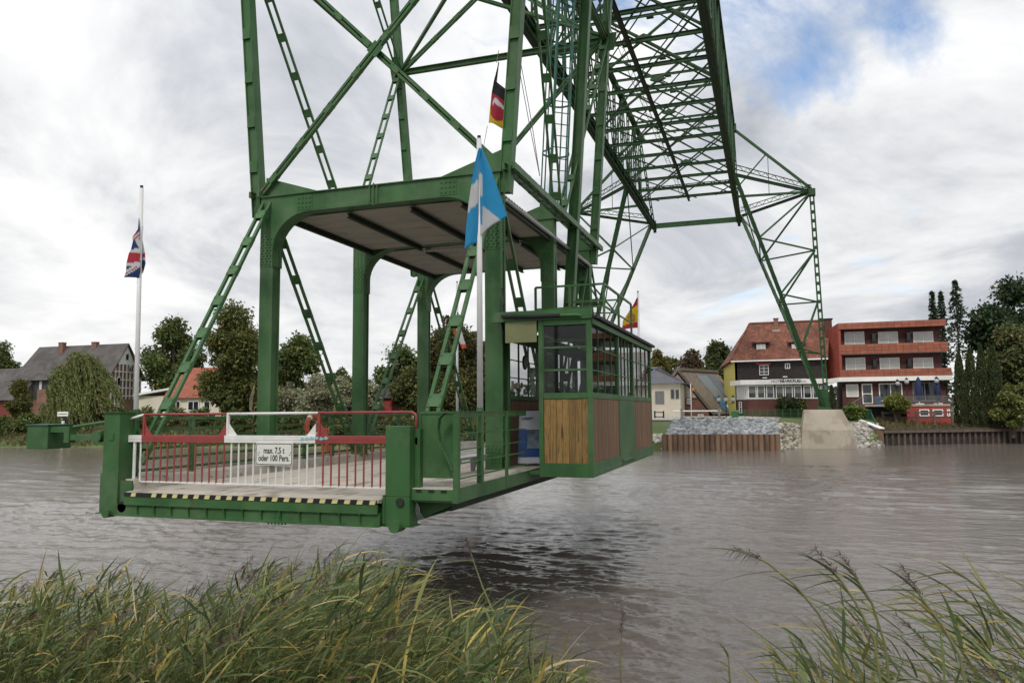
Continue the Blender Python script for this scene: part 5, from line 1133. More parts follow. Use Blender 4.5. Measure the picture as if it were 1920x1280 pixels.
rf = MB(); rf.v = [tuple(p) for p in (eaL, eaR, bkR, bkL, V(rdgL.x, rdgL.y, zap), rdgR)]; rf.f = [(0, 1, 5, 4), (2, 3, 4, 5), (3, 0, 4)]
rf = rf.build('roof', M_SLATE, TF); so = rf.modifiers.new('thick', 'SOLIDIFY'); so.thickness = 0.18; so.offset = -1
chimney(112, 121, 643, 662, 91.0, rf); chimney(174, 183, 642, 652, 91.6, rf)
def gpt(u, z, o=0.06): return V(gl.x, gl.y, z)+dg*u+V(dg.y, -dg.x, 0).normalized()*o
zg1 = A(230, 682, 91).z
MB().prism([gpt(0.5+0.5*(zap-0.3-zg1)/(zap-zwall), zg1), gpt(0.5-0.5*(zap-0.3-zg1)/(zap-zwall), zg1), gpt(0.5, zap-0.4)], V(0.02, 0, 0)).build('gable_boards', M_WHITE2, TF)
def half(z): return 0.5 if z <= zwall else 0.5*(zap-z)/(zap-zwall)
zs_ = [zg1-(i*(zg1-0.2)/7.0) for i in range(8)]
for z in zs_: h_ = half(z); MB().beam(gpt(0.5-h_+0.01, z), gpt(0.5+h_-0.01, z), 0.16, 0.18).build('timber', M_WHITE2, TF)
for i in range(9):
    u = 0.04+i*0.115; zt = min(zg1, zap-(zap-zwall)*abs(u-0.5)/0.5-0.2) if abs(u-0.5) > 0 else zg1; MB().beam(gpt(u, 0.0, 0.075), gpt(u, zt, 0.075), 0.15, 0.15, dg).build('timber', M_WHITE2, TF)
for u, z0, z1 in ((0.25, 5.2, 6.6), (0.27, 2.9, 4.4), (0.27, 0.4, 2.3), (0.6, 7.3, 8.4), (0.62, 0.5, 2.3)):
    MB().prism([gpt(u-0.05, z0, 0.1), gpt(u+0.05, z0, 0.1), gpt(u+0.05, z1, 0.1), gpt(u-0.05, z1, 0.1)], V(0.06, -0.02, 0)).build('window_frame', M_WHITE2, TF); MB().prism([gpt(u-0.035, z0+0.15, 0.17), gpt(u+0.035, z0+0.15, 0.17), gpt(u+0.035, z1-0.15, 0.17), gpt(u-0.035, z1-0.15, 0.17)], V(0.02, 0, 0)).build('pane', M_GLASS2, TF)
MB().prism([gpt(0.46, zap-2.5, 0.09), gpt(0.54, zap-2.5, 0.09), gpt(0.54, zap-1.6, 0.09), gpt(0.46, zap-1.6, 0.09)], V(0.03, 0, 0)).build('gable_window', M_GLASS2, TF)
window(TF, 47, 714, 58, 735, YT-0.05, 1, 1, M_CURTAIN, bar=0.13); window(TF, 48, 751, 59, 771, YT-0.03, 1, 1, bar=0.13); window(TF, 74, 714, 79, 730, YT-0.05, 1, 1, M_CURTAIN)
MB().box(A(64, 730, 86).x, A(82, 730, 86).x, 86.5, YT-0.06, -0.3, A(70, 730, 87).z).build('brick_porch', M_BRICK2, TF)
# barn
BN = thing('grey_barn', A(10, 770, 86), 'low barn with dark grey roof and red wall beside the half timbered house', 'barn')
x0, x1 = A(-60, 760, 86).x, A(26, 760, 86).x; z1 = A(10, 749, 86).z; zr_ = A(10, 691, 90).z
MB().box(x0, x1, 86, 94, -0.3, z1).build('wall', mat('barn_red', (0.16, 0.03, 0.025), 0.8, 0.2), BN); MB().prism([(x0-0.3, 85.4, z1-0.1), (x0-0.3, 90, zr_), (x0-0.3, 94.6, z1-0.1)], (x1-x0+1.6, 0, 0)).build('roof', M_SLATE, BN)
# orange-roofed cottage
CT = thing('orange_roof_cottage', A(345, 775, 84), 'white cottage with bright orange tiled roof behind the trees', 'house')
YK = 82.0; x0, x1, z1 = A(313, 760, YK).x, A(440, 760, YK).x, A(350, 745, YK).z
MB().box(x0+0.3, x1, YK, YK+8, -0.3, z1).build('wall', M_CREAM, CT)
rt_ = A(345, 690, YK+4); rf = MB(); rf.v = [(x0-0.3, YK-0.5, z1-0.05), (x1+0.4, YK-0.5, z1-0.05), (x1+0.4, YK+8.5, z1-0.05), (x0-0.3, YK+8.5, z1-0.05), (rt_.x-0.3, YK+4, rt_.z), (x1-2.2, YK+4, rt_.z)]; rf.f = [(0, 1, 5, 4), (1, 2, 5), (2, 3, 4, 5), (3, 0, 4), (0, 3, 2, 1)]; rf = rf.build('roof', M_ORTILE, CT)
a = A(328, 722, YK+2.4); MB().prism([(a.x-0.5, YK+2.0, a.z-0.5), (a.x+0.4, YK+2.0, a.z-0.5), (a.x+0.4, YK+2.9, a.z+0.4), (a.x-0.5, YK+2.9, a.z+0.4)], (0, -0.15, 0.12)).build('skylight', M_CURTAIN, rf)
window(CT, 322, 751, 339, 773, YK-0.04, 2, 1, bar=0.12); window(CT, 352, 751, 374, 770, YK-0.04, 2, 1, bar=0.12); window(CT, 382, 751, 395, 768, YK-0.04, 1, 1, bar=0.12)
x2, z2 = A(258, 760, 83).x, A(280, 742, 83).z; MB().box(x2, x0+0.29, 83.2, 88, -0.3, z2).build('garage', M_CREAM, CT); MB().prism([(x2-0.5, 82.7, z2+0.002), (x0+0.28, 82.7, z2+0.85), (x0+0.28, 82.7, z2+1.1), (x2-0.5, 82.7, z2+0.25)], (0, 5.5, 0)).build('garage_roof', M_WHITE2, CT)
# small red hut among the bushes
hu = thing('garden_hut', A(722, 770, 80), 'small dark red garden hut among the far bushes', 'hut'); a, b_ = A(712, 775, 80), A(734, 745, 80)
MB().box(a.x, b_.x, 80, 82.5, -0.2, b_.z).build('wall', M_REDP, hu); MB().prism([(a.x-0.3, 79.7, b_.z-0.05), ((a.x+b_.x)/2, 79.7, b_.z+1.1), (b_.x+0.3, 79.7, b_.z-0.05)], (0, 3.1, 0)).build('roof', M_SLATE2, hu)
# ------------------------------------------------------------------ far bank: shore works
def shore_y(x):
    for (xa, ya), (xb, yb) in zip(SH, SH[1:]):
        if xa <= x <= xb: return ya+(yb-ya)*(x-xa)/(xb-xa)
    return SH[-1][1]
def bank_z(x, y):
    pr_ = bank_profile(x); d = y-shore_y(x)
    for (da, za), (db, zb) in zip(pr_, pr_[1:]):
        if d <= db: return za+(zb-za)*(d-da)/(db-da)
    return 0.35
SP = thing('sheet_pile_wall', (-9.4, 71.8, WATER), 'rusty brown sheet pile wall holding back grey stones at the water', 'wall')
ztp = at(1300, 814, Y=71.8).z; n_ = 22; d0, d1 = V(-9.5, 71.86, 0), V(0.75, 73.26, 0); wv = (d1-d0)/n_; L1 = wv.length
prof = [(-L1/2, 0.0), (-L1*0.30, -0.16), (L1*0.30, -0.16), (L1/2, 0.0), (L1/2-0.02, 0.03), (L1*0.28, -0.12), (-L1*0.28, -0.12), (-L1/2+0.02, 0.03)]
me = mesh_of(MB().prism([(x, y, -3.4) for x, y in prof], (0, 0, 3.4+ztp)), M_RUST)
rot = Matrix.Rotation(math.atan2(wv.y, wv.x), 3, 'Z')
for i in range(n_): piece('pile', me, SP, d0+wv*(i+0.5), rot)
MB().beam(d0+V(0, 0.08, -3.4+1.0), V(-9.5, 76, -2.4), 0.1, 2.2).build('return_wall', M_RUST, SP)
# riprap
def rocks(name, regs, seed, label):
    rg_ = np.random.default_rng(seed); ph = (1+5**0.5)/2
    iv = np.array([(-1, ph, 0), (1, ph, 0), (-1, -ph, 0), (1, -ph, 0), (0, -1, ph), (0, 1, ph), (0, -1, -ph), (0, 1, -ph), (ph, 0, -1), (ph, 0, 1), (-ph, 0, -1), (-ph, 0, 1)])/1.9
    fi = np.array([(0, 11, 5), (0, 5, 1), (0, 1, 7), (0, 7, 10), (0, 10, 11), (1, 5, 9), (5, 11, 4), (11, 10, 2), (10, 7, 6), (7, 1, 8), (3, 9, 4), (3, 4, 2), (3, 2, 6), (3, 6, 8), (3, 8, 9), (4, 9, 5), (2, 4, 11), (6, 2, 10), (8, 6, 7), (9, 8, 1)])
    vs_, fs_, cs = [], [], []; k_ = 0
    for x0, x1, y0, y1, n_, r, c, zo in regs:
        for _ in range(n_):
            x, y = rg_.uniform(x0, x1), rg_.uniform(y0, y1); yy = shore_y(x)+y; s_ = r*rg_.uniform(0.6, 1.45); z = bank_z(x, yy)+zo+0.3*s_
            q = iv*rg_.uniform(0.7, 1.25, (12, 1))*s_*np.array([rg_.uniform(0.8, 1.3), rg_.uniform(0.8, 1.3), rg_.uniform(0.5, 0.8)]); a = rg_.uniform(0, 6.28); ca, sa = math.cos(a), math.sin(a)
            q = np.c_[q[:, 0]*ca-q[:, 1]*sa, q[:, 0]*sa+q[:, 1]*ca, q[:, 2]]+np.array([x, yy, z]); vs_.append(q); fs_.append(fi+k_); k_ += 12
            cc = np.array(c)*rg_.uniform(0.4, 1.5)*np.array([1, rg_.uniform(0.96, 1.03), rg_.uniform(0.92, 1.06)]); cs.append(np.repeat(cc[None], 12, 0))
    o = colmesh(name, np.concatenate(vs_), np.concatenate(fs_), np.concatenate(cs), M_STONE); tag(o, label, 'stones', kind='stuff'); return o
rocks('riprap', [(-9.3, 0.6, 0.4, 7.6, 2000, 0.25, (0.22, 0.235, 0.24), 0.02), (0.6, 2.7, -0.2, 4.0, 420, 0.26, (0.28, 0.26, 0.21), 0), (7.6, 10.4, -0.3, 4.0, 600, 0.26, (0.30, 0.285, 0.25), 0.0), (-11.8, -9.4, -0.5, 2.0, 220, 0.18, (0.36, 0.35, 0.31), 0.0)], 3, 'loose grey and pale riprap stones on the far bank')
# concrete slip on the left of the stones
mb = MB().prism([(-15.5, 70.9, -2.9), (-11.0, 71.4, -2.9), (-10.6, 80.5, -0.02), (-15.5, 80, -0.02)], (0, 0, 0.16)); struct('ferry_slip', mb, M_ROAD)
mb = MB().prism([(-15.5, 80.02, 0.06), (-4.0, 79.0, 0.06), (1.0, 86, 0.13), (-3, 95, 0.22), (-40, 95, 0.22), (-40, 82, 0.1)], (0, 0, 0.10)); struct('landing_pavement', mb, M_ROAD)
# right: retaining wall of posts and planks
QW = thing('timber_quay_wall', (10.6, 85.3, WATER), 'dark timber retaining wall with upright posts along the water', 'wall')
q0, q1 = V(10.6, 85.35, 0), V(25.5, 93.85, 0); zt_ = at(1700, 806, Y=88).z
for i in range(5): MB().beam(q0+V(0, 0.2, -3.0+i*0.36), q1+V(0, 0.2, -3.0+i*0.36), 0.12, 0.34).build('plank', mat('dark_wet_timber', (0.028, 0.022, 0.018), 0.8, 0.3, 2, rand=0.2), QW)
MB().beam(q0+V(0, -0.06, zt_-0.1), q1+V(0, -0.06, zt_-0.1), 0.34, 0.26).build('capping_beam', M_TIMBER, QW); MB().beam(q0+V(0, 0.3, zt_+0.12), q1+V(0, 0.3, zt_+0.12), 0.4, 0.12).build('capping_beam', M_TIMBER, QW)
me = mesh_of(MB().tube([(0, 0, -3.3), (0, 0, zt_-0.25)], 0.13, 8), M_TIMBER)
for i in range(25): piece('post', me, QW, q0+(q1-q0)*(i+0.5)/25+V(0, 0.04, 0))
MB().box(9.95, 10.6, 85.1, 85.6, -3.3, zt_+0.25).build('end_post', M_RUST, QW); MB().prism([(8.6, 88.6, zt_+1.0), (9.0, 88.6, zt_+1.0), (10.7, 84.95, zt_+0.2), (10.2, 84.95, zt_+0.2)], (0, 0, 0.1)).build('slope_coping', M_WHITE2, QW)
GF = thing('green_bank_railing', (8.8, 88.4, -0.7), 'bright green metal railing running down beside the concrete pier', 'railing')
g0, g1, g2 = at(1590, 785, Y=90), at(1634, 783, Y=89), at(1655, 803, Y=85.2); hgt = 1.1
for a_, b2, n_ in ((g0, g1, 18), (g1, g2, 22)):
    zl0, zl1 = bank_z(a_.x, a_.y), bank_z(b2.x, b2.y)
    pa, pb = V(a_.x, a_.y, zl0), V(b2.x, b2.y, zl1+0.3)
    MB().beam(pa+V(0, 0, hgt), pb+V(0, 0, hgt), 0.06, 0.06).build('top_rail', M_BIN, GF); MB().beam(pa+V(0, 0, 0.15), pb+V(0, 0, 0.15), 0.05, 0.05).build('bottom_rail', M_BIN, GF)
    me = mesh_of(MB().box(-0.022, 0.022, -0.022, 0.022, 0.0, hgt), M_BIN)
    for i in range(n_+1): piece('baluster', me, GF, lerp(pa, pb, i/n_))
FN = thing('green_garden_fence', (-1.0, 90, 0.0), 'low green mesh fence on the lawn before the old hotel', 'fence')
a_, b2 = at(1383, 787, Y=88), at(1512, 785, Y=88); zf_ = 0.05
for z in (0.1, 0.55, 1.0): MB().beam((a_.x, 88, zf_+z), (b2.x, 88, zf_+z), 0.035, 0.035).build('rail', M_BIN, FN)
me = mesh_of(MB().box(-0.03, 0.03, -0.03, 0.03, -0.3, 1.08), M_BIN); me2 = mesh_of(MB().box(-0.008, 0.008, -0.008, 0.008, 0.1, 1.0), M_BIN)
for i in range(10): piece('post', me, FN, (a_.x+(b2.x-a_.x)*i/9, 88, zf_))
for i in range(72): piece('wire', me2, FN, (a_.x+(b2.x-a_.x)*(i+0.5)/72, 88, zf_))
WF = thing('wooden_rail_fence', (12, 90, -0.4), 'dark brown wooden rail fence on the lawn below the hotel terrace', 'fence')
a_, b2 = at(1656, 795, Y=90.3), at(1785, 792, Y=90.6)
for dz in (0.45, 0.95): MB().beam((a_.x, 90.3, -0.35+dz), (b2.x, 90.6, -0.30+dz), 0.07, 0.16).build('rail', M_TIMBER, WF)
for i in range(5): x = a_.x+(b2.x-a_.x)*i/4; MB().box(x-0.1, x+0.1, 90.28, 90.48, -0.7, 0.75).build('post', M_TIMBER, WF)
# small things on the landing
a_, b2 = at(1372, 793, Y=86), at(1384, 776, Y=86); GB = thing('green_cabinet', ((a_.x+b2.x)/2, 86.3, 0.05), 'green metal cabinet standing by the foot of the yellow wall', 'cabinet'); MB().box(a_.x, b2.x, 86, 86.7, 0.05, b2.z+0.2).build('body', M_BIN, GB); MB().prism([(a_.x-0.05, 85.95, b2.z+0.201), (b2.x+0.05, 85.95, b2.z+0.201), (b2.x+0.05, 86.75, b2.z+0.35), (a_.x-0.05, 86.75, b2.z+0.35)], (0, 0, 0.05)).build('lid', M_BIN, GB)
a_, b2 = at(1262, 770.5, Y=84), at(1352, 770, Y=84); BP = thing('barrier_pole', (a_.x+0.6, 84, 0.1), 'long white barrier pole across the landing road', 'barrier'); MB().tube([a_, b2], 0.07, 8).build('boom', M_WHITE2, BP)
for x in (a_.x+0.9, b2.x-0.2): MB().box(x-0.12, x+0.12, 83.9, 84.1, 0.1, a_.z+0.25).build('stand', M_GREY, BP)
mono('white_beam', MB().box(at(1276, 796, Y=79.5).x, at(1357, 796, Y=79.5).x, 79.3, 79.6, 0.0, 0.12), M_WHITE2, 'long white timber lying on the stones above the sheet piles', 'beam')
mono('edge_timber', MB().box(at(1276, 790, Y=80.6).x, at(1365, 790, Y=80.6).x, 80.5, 80.8, 0.05, 0.34), M_TIMBER, 'brown edge timber at the end of the landing road', 'beam')
a_ = at(1296, 762, Y=86); fp = flagpole(a_.x, 86, 0.1, at(1297, 718, Y=86).z, 'short thin flagpole with yellow flag before the thatched house', r=0.05)
flag(fp, [(1297, 726), (1297, 733)], [(1303.5, 728), (1301, 733)], 85.95, lambda x, y: (0.62, 0.32, 0.02), n=10, m_=8)
a_, b2 = at(1228, 787, Y=86), at(1244, 770, Y=86); fb = thing('black_bar_gate', (a_.x+0.5, 86, 0.1), 'black tubular barrier frame on the grass by the bungalow', 'barrier')
for x in (a_.x, b2.x): MB().box(x-0.08, x+0.08, 85.92, 86.08, 0.05, b2.z).build('post', M_BLACK, fb)
for z in (0.35, b2.z-0.15): MB().box(a_.x, b2.x, 85.95, 86.05, z-0.05, z+0.05).build('bar', M_BLACK, fb)
# water gauge on the left
gx = at(119, 800, Y=66.5).x; GG = thing('water_gauge', (gx, 66.5, WATER), 'black and white water level gauge board with small white sign above', 'gauge')
z_ = lambda py: at(119, py, Y=66.5).z
MB().box(gx-0.06, gx+0.06, 66.5, 66.6, -3.3, z_(776)).build('post', M_TIMBER, GG); MB().box(gx-0.24, gx+0.24, 66.42, 66.49, -2.9, z_(782)).build('board', M_BLACK, GG)
a_, b2 = at(108, 780, Y=66.4), at(128, 771.5, Y=66.4); MB().box(a_.x, b2.x, 66.36, 66.42, a_.z, b2.z).build('name_plate', M_SIGN, GG); MB().box(a_.x+0.15, b2.x-0.15, 66.345, 66.359, (a_.z+b2.z)/2-0.05, (a_.z+b2.z)/2+0.05).build('lettering', M_GREY, GG)
for p0, p1, m in ((789, 797, M_SIGN), (826, 831, M_YEL), (838, 845, M_YEL)): MB().box(gx-0.2, gx+0.2, 66.40, 66.419, z_(p1), z_(p0)).build('mark', m, GG)
textobj('3', 0.42, M_BLACK, GG, (gx+0.05, 66.395, z_(793)))
for i in range(8): MB().box(gx-0.235, gx-0.12, 66.40, 66.418, z_(786+i*7), z_(784.5+i*7)).build('tick', M_SIGN, GG)

# ------------------------------------------------------------------ vegetation on the far bank
def quads_to(name, P0, U, Wv, cols, m, parent):
    """leaf quads: centre P0, half axes U and Wv"""
    n = len(P0); vs_ = np.empty((n, 4, 3)); vs_[:, 0] = P0-U; vs_[:, 1] = P0+Wv*0.9-U*0.15; vs_[:, 2] = P0+U; vs_[:, 3] = P0-Wv*0.9-U*0.15
    return colmesh(name, vs_.reshape(-1, 3), np.arange(n*4).reshape(n, 4), np.repeat(cols, 4, 0), m, parent)
def rdir(rg_, n):
    v = rg_.normal(size=(n, 3)); return v/np.linalg.norm(v, axis=1)[:, None]
def leafcols(rg_, n, c, spread=0.3, yellow=0.05, yc=(0.20, 0.15, 0.03)):
    cc = np.array(c)[None]*rg_.uniform(1-spread, 1+spread, (n, 1))*rg_.uniform(0.92, 1.08, (n, 3)); k_ = rg_.random(n) < yellow; cc[k_] = np.array(yc)*rg_.uniform(0.7, 1.2, (k_.sum(), 1)); return cc
def limbs(rg_, base, top, targets, r):
    mb = MB(); mb.tube([base, lerp(base, top, 0.5)+V(rg_.normal()*0.1, rg_.normal()*0.1, 0), top], [r, r*0.7, r*0.2], 7)
    for t_ in targets:
        s0 = lerp(base, top, rg_.uniform(0.3, 0.85)); t_ = Vector(t_); mb.tube([s0, lerp(s0, t_, 0.55)+V(0, 0, -0.1*(t_-s0).length), t_], [r*0.38, r*0.24, r*0.08], 5)
    return mb
def tree(name, label, px, ytop, wpx, Y, col, kind='round', n=5200, seed=0, group=None, leaf=0.20, zb=None, low=0.22, yellow=0.05, cat='tree', yc=(0.20, 0.15, 0.03), lean=0.0):
    rg_ = np.random.default_rng(seed+100); top = at(px, ytop, Y=Y); x = top.x; zb = bank_z(x, Y)-0.1 if zb is None else zb
    H = top.z-zb; d = (np.array([x, Y, 0])-np.array([0, 0, 1.12]))@_fw; Wm = wpx*d/F*(1.15 if kind == 'round' else 1.0)
    T = thing(name, (x, Y, zb), label, cat, group)
    if kind in ('round', 'bush'):
        nc = 34 if kind == 'round' else 26; cz = zb+H*(low+(1-low)*0.5); rz = H*(1-low)*0.5
        u = rdir(rg_, nc)*np.cbrt(rg_.uniform(0.08, 1, (nc, 1))); cen = u*np.array([Wm*0.36, Wm*0.34, rz*0.74])+np.array([x, Y, cz]); cr = Wm*rg_.uniform(0.07, 0.20, nc)*np.where(rg_.random(nc) < 0.25, 1.25, 1)*(1 if kind == 'round' else 0.9)
        cen[0] = (x, Y, zb+H-cr[0]*0.8)
        n = int(n*2.6); leaf *= 1.1; pk = rg_.choice(nc, n, p=cr**2/np.sum(cr**2)); dirs = rdir(rg_, n); rad = cr[pk]*np.clip(rg_.normal(0.86, 0.26, n), 0.15, 1.75); sq = np.array([1, 1, 0.8]); P0 = cen[pk]+dirs*rad[:, None]*sq
        U = rdir(rg_, n)*0.5+dirs*0.6+np.array([0, 0, -0.25]); U /= np.linalg.norm(U, axis=1)[:, None]; W2 = np.cross(U, rdir(rg_, n)); W2 /= np.linalg.norm(W2, axis=1)[:, None]+1e-6; s_ = leaf*rg_.uniform(0.6, 1.35, (n, 1)); tint = rg_.uniform(0.78, 1.22, nc)[pk][:, None]
        o = quads_to('crown', P0, U*s_, W2*s_*0.6, leafcols(rg_, n, np.array(col)*(np.array([1.0, 1.0, 1.0]) if col in (DG, SV, BRN) else np.array([1.6, 1.85, 1.55])), 0.28, yellow, yc)*tint, M_LEAF, T)
        limbs(rg_, (x, Y, zb), V(x, Y, zb+H*0.8), cen[:12 if kind == 'round' else 7], 0.03*H+0.05).build('trunk', M_BARK, T)
    elif kind == 'willow':
        ns = n//20; a = rg_.uniform(0, 6.283, ns); rr = np.sqrt(rg_.uniform(0, 1, ns))*Wm*0.42; mc = np.array([(-0.30, 0.1, 0.62), (-0.12, -0.1, 0.82), (0.08, 0.0, 0.97), (0.26, 0.05, 0.80), (0.36, -0.1, 0.58), (0.0, -0.25, 0.66), (-0.36, -0.05, 0.42), (0.20, -0.25, 0.50)]); km = rg_.integers(0, 8, ns); rr = np.sqrt(rg_.uniform(0, 1, ns))*Wm*0.17; sx = x+mc[km, 0]*Wm+rr*np.cos(a)+rg_.normal(0, 0.2, ns); sy = Y+mc[km, 1]*Wm+rr*np.sin(a); hz = zb+H*(mc[km, 2]-0.10*(rr/(Wm*0.17))**2-rg_.uniform(0, 0.12, ns))
        Ls = rg_.uniform(0.18, 0.46, ns)*H; P0, U = [], []
        for i in range(ns):
            t_ = np.linspace(0, 1, 26); drift = lean*Ls[i]*(t_**0.8); out = 0.5*np.array([math.cos(a[i]), math.sin(a[i])]); xx = sx[i]+out[0]*t_*Ls[i]*0.45+drift; yy = sy[i]+out[1]*t_*Ls[i]*0.45; zz_ = hz[i]+Ls[i]*(0.25*t_-1.05*t_**1.7); p = np.c_[xx, yy, zz_]; P0.append(p); U.append(np.gradient(p, axis=0))
        P0 = np.concatenate(P0)+rg_.normal(0, 0.07, (ns*26, 3)); U = np.concatenate(U)+rg_.normal(0, 0.06, (ns*26, 3)); m_ = P0[:, 2] > zb+0.05; P0, U = P0[m_], U[m_]; n2 = len(P0); U /= np.linalg.norm(U, axis=1)[:, None]+1e-6; W2 = np.cross(U, rdir(rg_, n2)); W2 /= np.linalg.norm(W2, axis=1)[:, None]+1e-6
        quads_to('crown', P0, U*leaf*1.5, W2*leaf*0.32, leafcols(rg_, n2, np.array(col)*1.9, 0.35, yellow, yc), M_LEAF, T); limbs(rg_, (x, Y, zb), V(x, Y, zb+H*0.75), [(x+Wm*0.25*math.cos(q), Y+Wm*0.25*math.sin(q), zb+H*0.75) for q in range(0, 7)], 0.35).build('trunk', M_BARK, T)
    elif kind == 'spruce':
        P0, U = [], []; lv = int(H/0.55)
        for j in range(lv):
            f = j/lv; z = zb+H*(low+(1-low)*f); R0 = Wm*0.5*(1-f)**0.8*rg_.uniform(0.7, 1.15)+0.12
            for b in range(7):
                a = rg_.uniform(0, 6.283); Rb = R0*rg_.uniform(0.6, 1.15); k_ = max(4, int(n/(lv*7))); t_ = rg_.uniform(0.12, 1, k_); dr = np.array([math.cos(a), math.sin(a)]); sp = rg_.normal(0, 0.12+0.10*Rb, k_)*(1-t_*0.6); p = np.c_[x+dr[0]*t_*Rb-dr[1]*sp, Y+dr[1]*t_*Rb+dr[0]*sp, z-0.30*t_*Rb+0.14*Rb*t_**3-rg_.uniform(0, 0.3, k_)]; P0.append(p); U.append(np.c_[np.full(k_, dr[0])+rg_.normal(0, .4, k_), np.full(k_, dr[1])+rg_.normal(0, .4, k_), rg_.normal(-0.45, 0.3, k_)])
        P0, U = np.concatenate(P0), np.concatenate(U); n2 = len(P0); U /= np.linalg.norm(U, axis=1)[:, None]; W2 = np.cross(U, rdir(rg_, n2)); W2 /= np.linalg.norm(W2, axis=1)[:, None]+1e-6
        quads_to('crown', P0, U*leaf, W2*leaf*0.45, leafcols(rg_, n2, np.array(col)*2.6, 0.3, 0, yc), M_LEAF, T); MB().tube([(x, Y, zb), (x, Y, zb+H*0.99)], [0.2, 0.03], 7).build('trunk', M_BARK, T)
    elif kind == 'thuja':
        f = rg_.uniform(0, 1, n)**0.9; a = rg_.uniform(0, 6.283, n); lump = 1+0.13*np.sin(a*3+f*9+seed)+0.10*np.sin(a*7+f*31); R0 = Wm*0.5*np.minimum(1, (1-f)**0.55*1.25)*np.minimum(1, 0.72+f*2.5)*lump*np.clip(rg_.normal(0.93, 0.09, n), 0.5, 1.1); P0 = np.c_[x+R0*np.cos(a), Y+R0*np.sin(a), zb+f*H]
        U = np.c_[np.cos(a)*0.35, np.sin(a)*0.35, np.ones(n)]+rg_.normal(0, 0.25, (n, 3)); U /= np.linalg.norm(U, axis=1)[:, None]; W2 = np.cross(U, rdir(rg_, n)); W2 /= np.linalg.norm(W2, axis=1)[:, None]+1e-6
        quads_to('crown', P0, U*leaf, W2*leaf*0.5, leafcols(rg_, n, np.array(col)*2.2, 0.3, 0.02, yc), M_LEAF, T); MB().tube([(x, Y, zb), (x, Y, zb+H*0.8)], [0.15, 0.05], 6).build('trunk', M_BARK, T)
    return T
DG, SV, BRN = (0.088, 0.122, 0.036), (0.27, 0.27, 0.17), (0.11, 0.078, 0.05)
tree('broadleaf_tree', 'dark broadleaf tree rising behind the grey barn', 3, 640, 70, 100, DG, n=4000, seed=1)
tree('weeping_willow', 'wind blown weeping willow before the half timbered house', 142, 652, 128, 74, (0.072, 0.085, 0.028), 'willow', n=19000, seed=2, leaf=0.20, lean=0.55, zb=-1.6)
tree('broadleaf_tree', 'dark spreading tree just right of the half timbered gable', 328, 596, 108, 95, DG, n=7500, seed=3, leaf=0.24, low=0.06)
tree('broadleaf_tree', 'large olive green tree partly covering the orange roof', 438, 572, 118, 78, (0.062, 0.062, 0.020), n=11000, seed=4, leaf=0.19, low=0.06)
tree('broadleaf_tree', 'medium dark green tree behind the silver shrubs', 562, 628, 95, 88, DG, n=5200, seed=5, leaf=0.22, low=0.06)
tree('broadleaf_tree', 'small russet tinged tree beside the front left column', 520, 668, 50, 90, (0.075, 0.06, 0.02), n=2200, seed=6, yellow=0.3, yc=(0.22, 0.07, 0.02))
for i, (px, yt, w, Y) in enumerate(((545, 716, 85, 76), (595, 702, 90, 75), (640, 706, 80, 76), (690, 712, 70, 77))):
    tree('silver_willow_shrub', ['pale silver willow shrub nearest the small russet tree', 'tallest pale silver willow shrub, below the medium dark tree', 'pale silver willow shrub between the tallest one and the hut', 'pale silver willow shrub right beside the dark red hut'][i], px, yt, w, Y, SV, 'bush', n=3600, seed=10+i, leaf=0.15, low=0.0, group='silver willow shrubs on the far bank', cat='shrub')
tree('broadleaf_tree', 'dark tree left of the rear left column', 752, 648, 85, 84, DG, n=5200, seed=16, low=0.06)
tree('broadleaf_tree', 'brownish tree with thin twiggy top behind the rear column', 838, 592, 125, 82, (0.052, 0.044, 0.020), n=7500, seed=17, low=0.05, leaf=0.18)
tree('broadleaf_tree', 'brown olive tree behind the french flag', 890, 622, 80, 84, (0.060, 0.046, 0.020), n=5000, seed=18, low=0.03)
tree('broadleaf_tree', 'yellowing tree just behind the cream bungalow roof', 1232, 656, 55, 112, (0.08, 0.062, 0.02), n=3000, seed=19, yellow=0.06)
tree('broadleaf_tree', 'dark copper tree behind the thatched house, nearer the bungalow', 1298, 655, 70, 116, BRN, n=4600, seed=20, low=0.1)
tree('broadleaf_tree', 'green tree behind the thatched house, nearer the yellow wall', 1345, 640, 75, 114, (0.042, 0.050, 0.020), n=4600, seed=21, low=0.1)
tree('spruce', 'slim dark spruce behind the hotel, left of the pair', 1747, 541, 40, 112, (0.016, 0.024, 0.012), 'spruce', n=1700, seed=22, leaf=0.26, low=0.25)
tree('spruce', 'slim dark spruce behind the hotel, right of the pair', 1763, 541, 40, 113, (0.016, 0.024, 0.012), 'spruce', n=1700, seed=23, leaf=0.26, low=0.25)
tree('spruce', 'tall open spruce with bare lower trunk beside the hotel roof', 1790, 521, 76, 108, (0.016, 0.024, 0.012), 'spruce', n=1500, seed=24, leaf=0.26, low=0.42)
tree('pine_tree', 'big dark pine behind the thuja row', 1898, 523, 140, 108, (0.022, 0.034, 0.018), n=9500, seed=25, leaf=0.24, low=0.15)
tree('broadleaf_tree', 'olive tree between the thujas and the dark pine', 1890, 610, 110, 98, (0.055, 0.055, 0.024), n=6500, seed=26, low=0.05)
for i, (px, yt, w) in enumerate(((1797, 660, 24), (1817, 653, 25), (1837, 648, 25), (1860, 650, 30))):
    tree('thuja', ['shortest columnar thuja of the row, nearest the hotel', 'second columnar thuja from the hotel', 'tallest columnar thuja, third from the hotel', 'broadest columnar thuja at the bushy end of the row'][i], px, yt, w, 92.5, (0.026, 0.034, 0.013), 'thuja', n=5200, seed=30+i, leaf=0.13, group='thuja row beside the hotel', zb=-0.9)
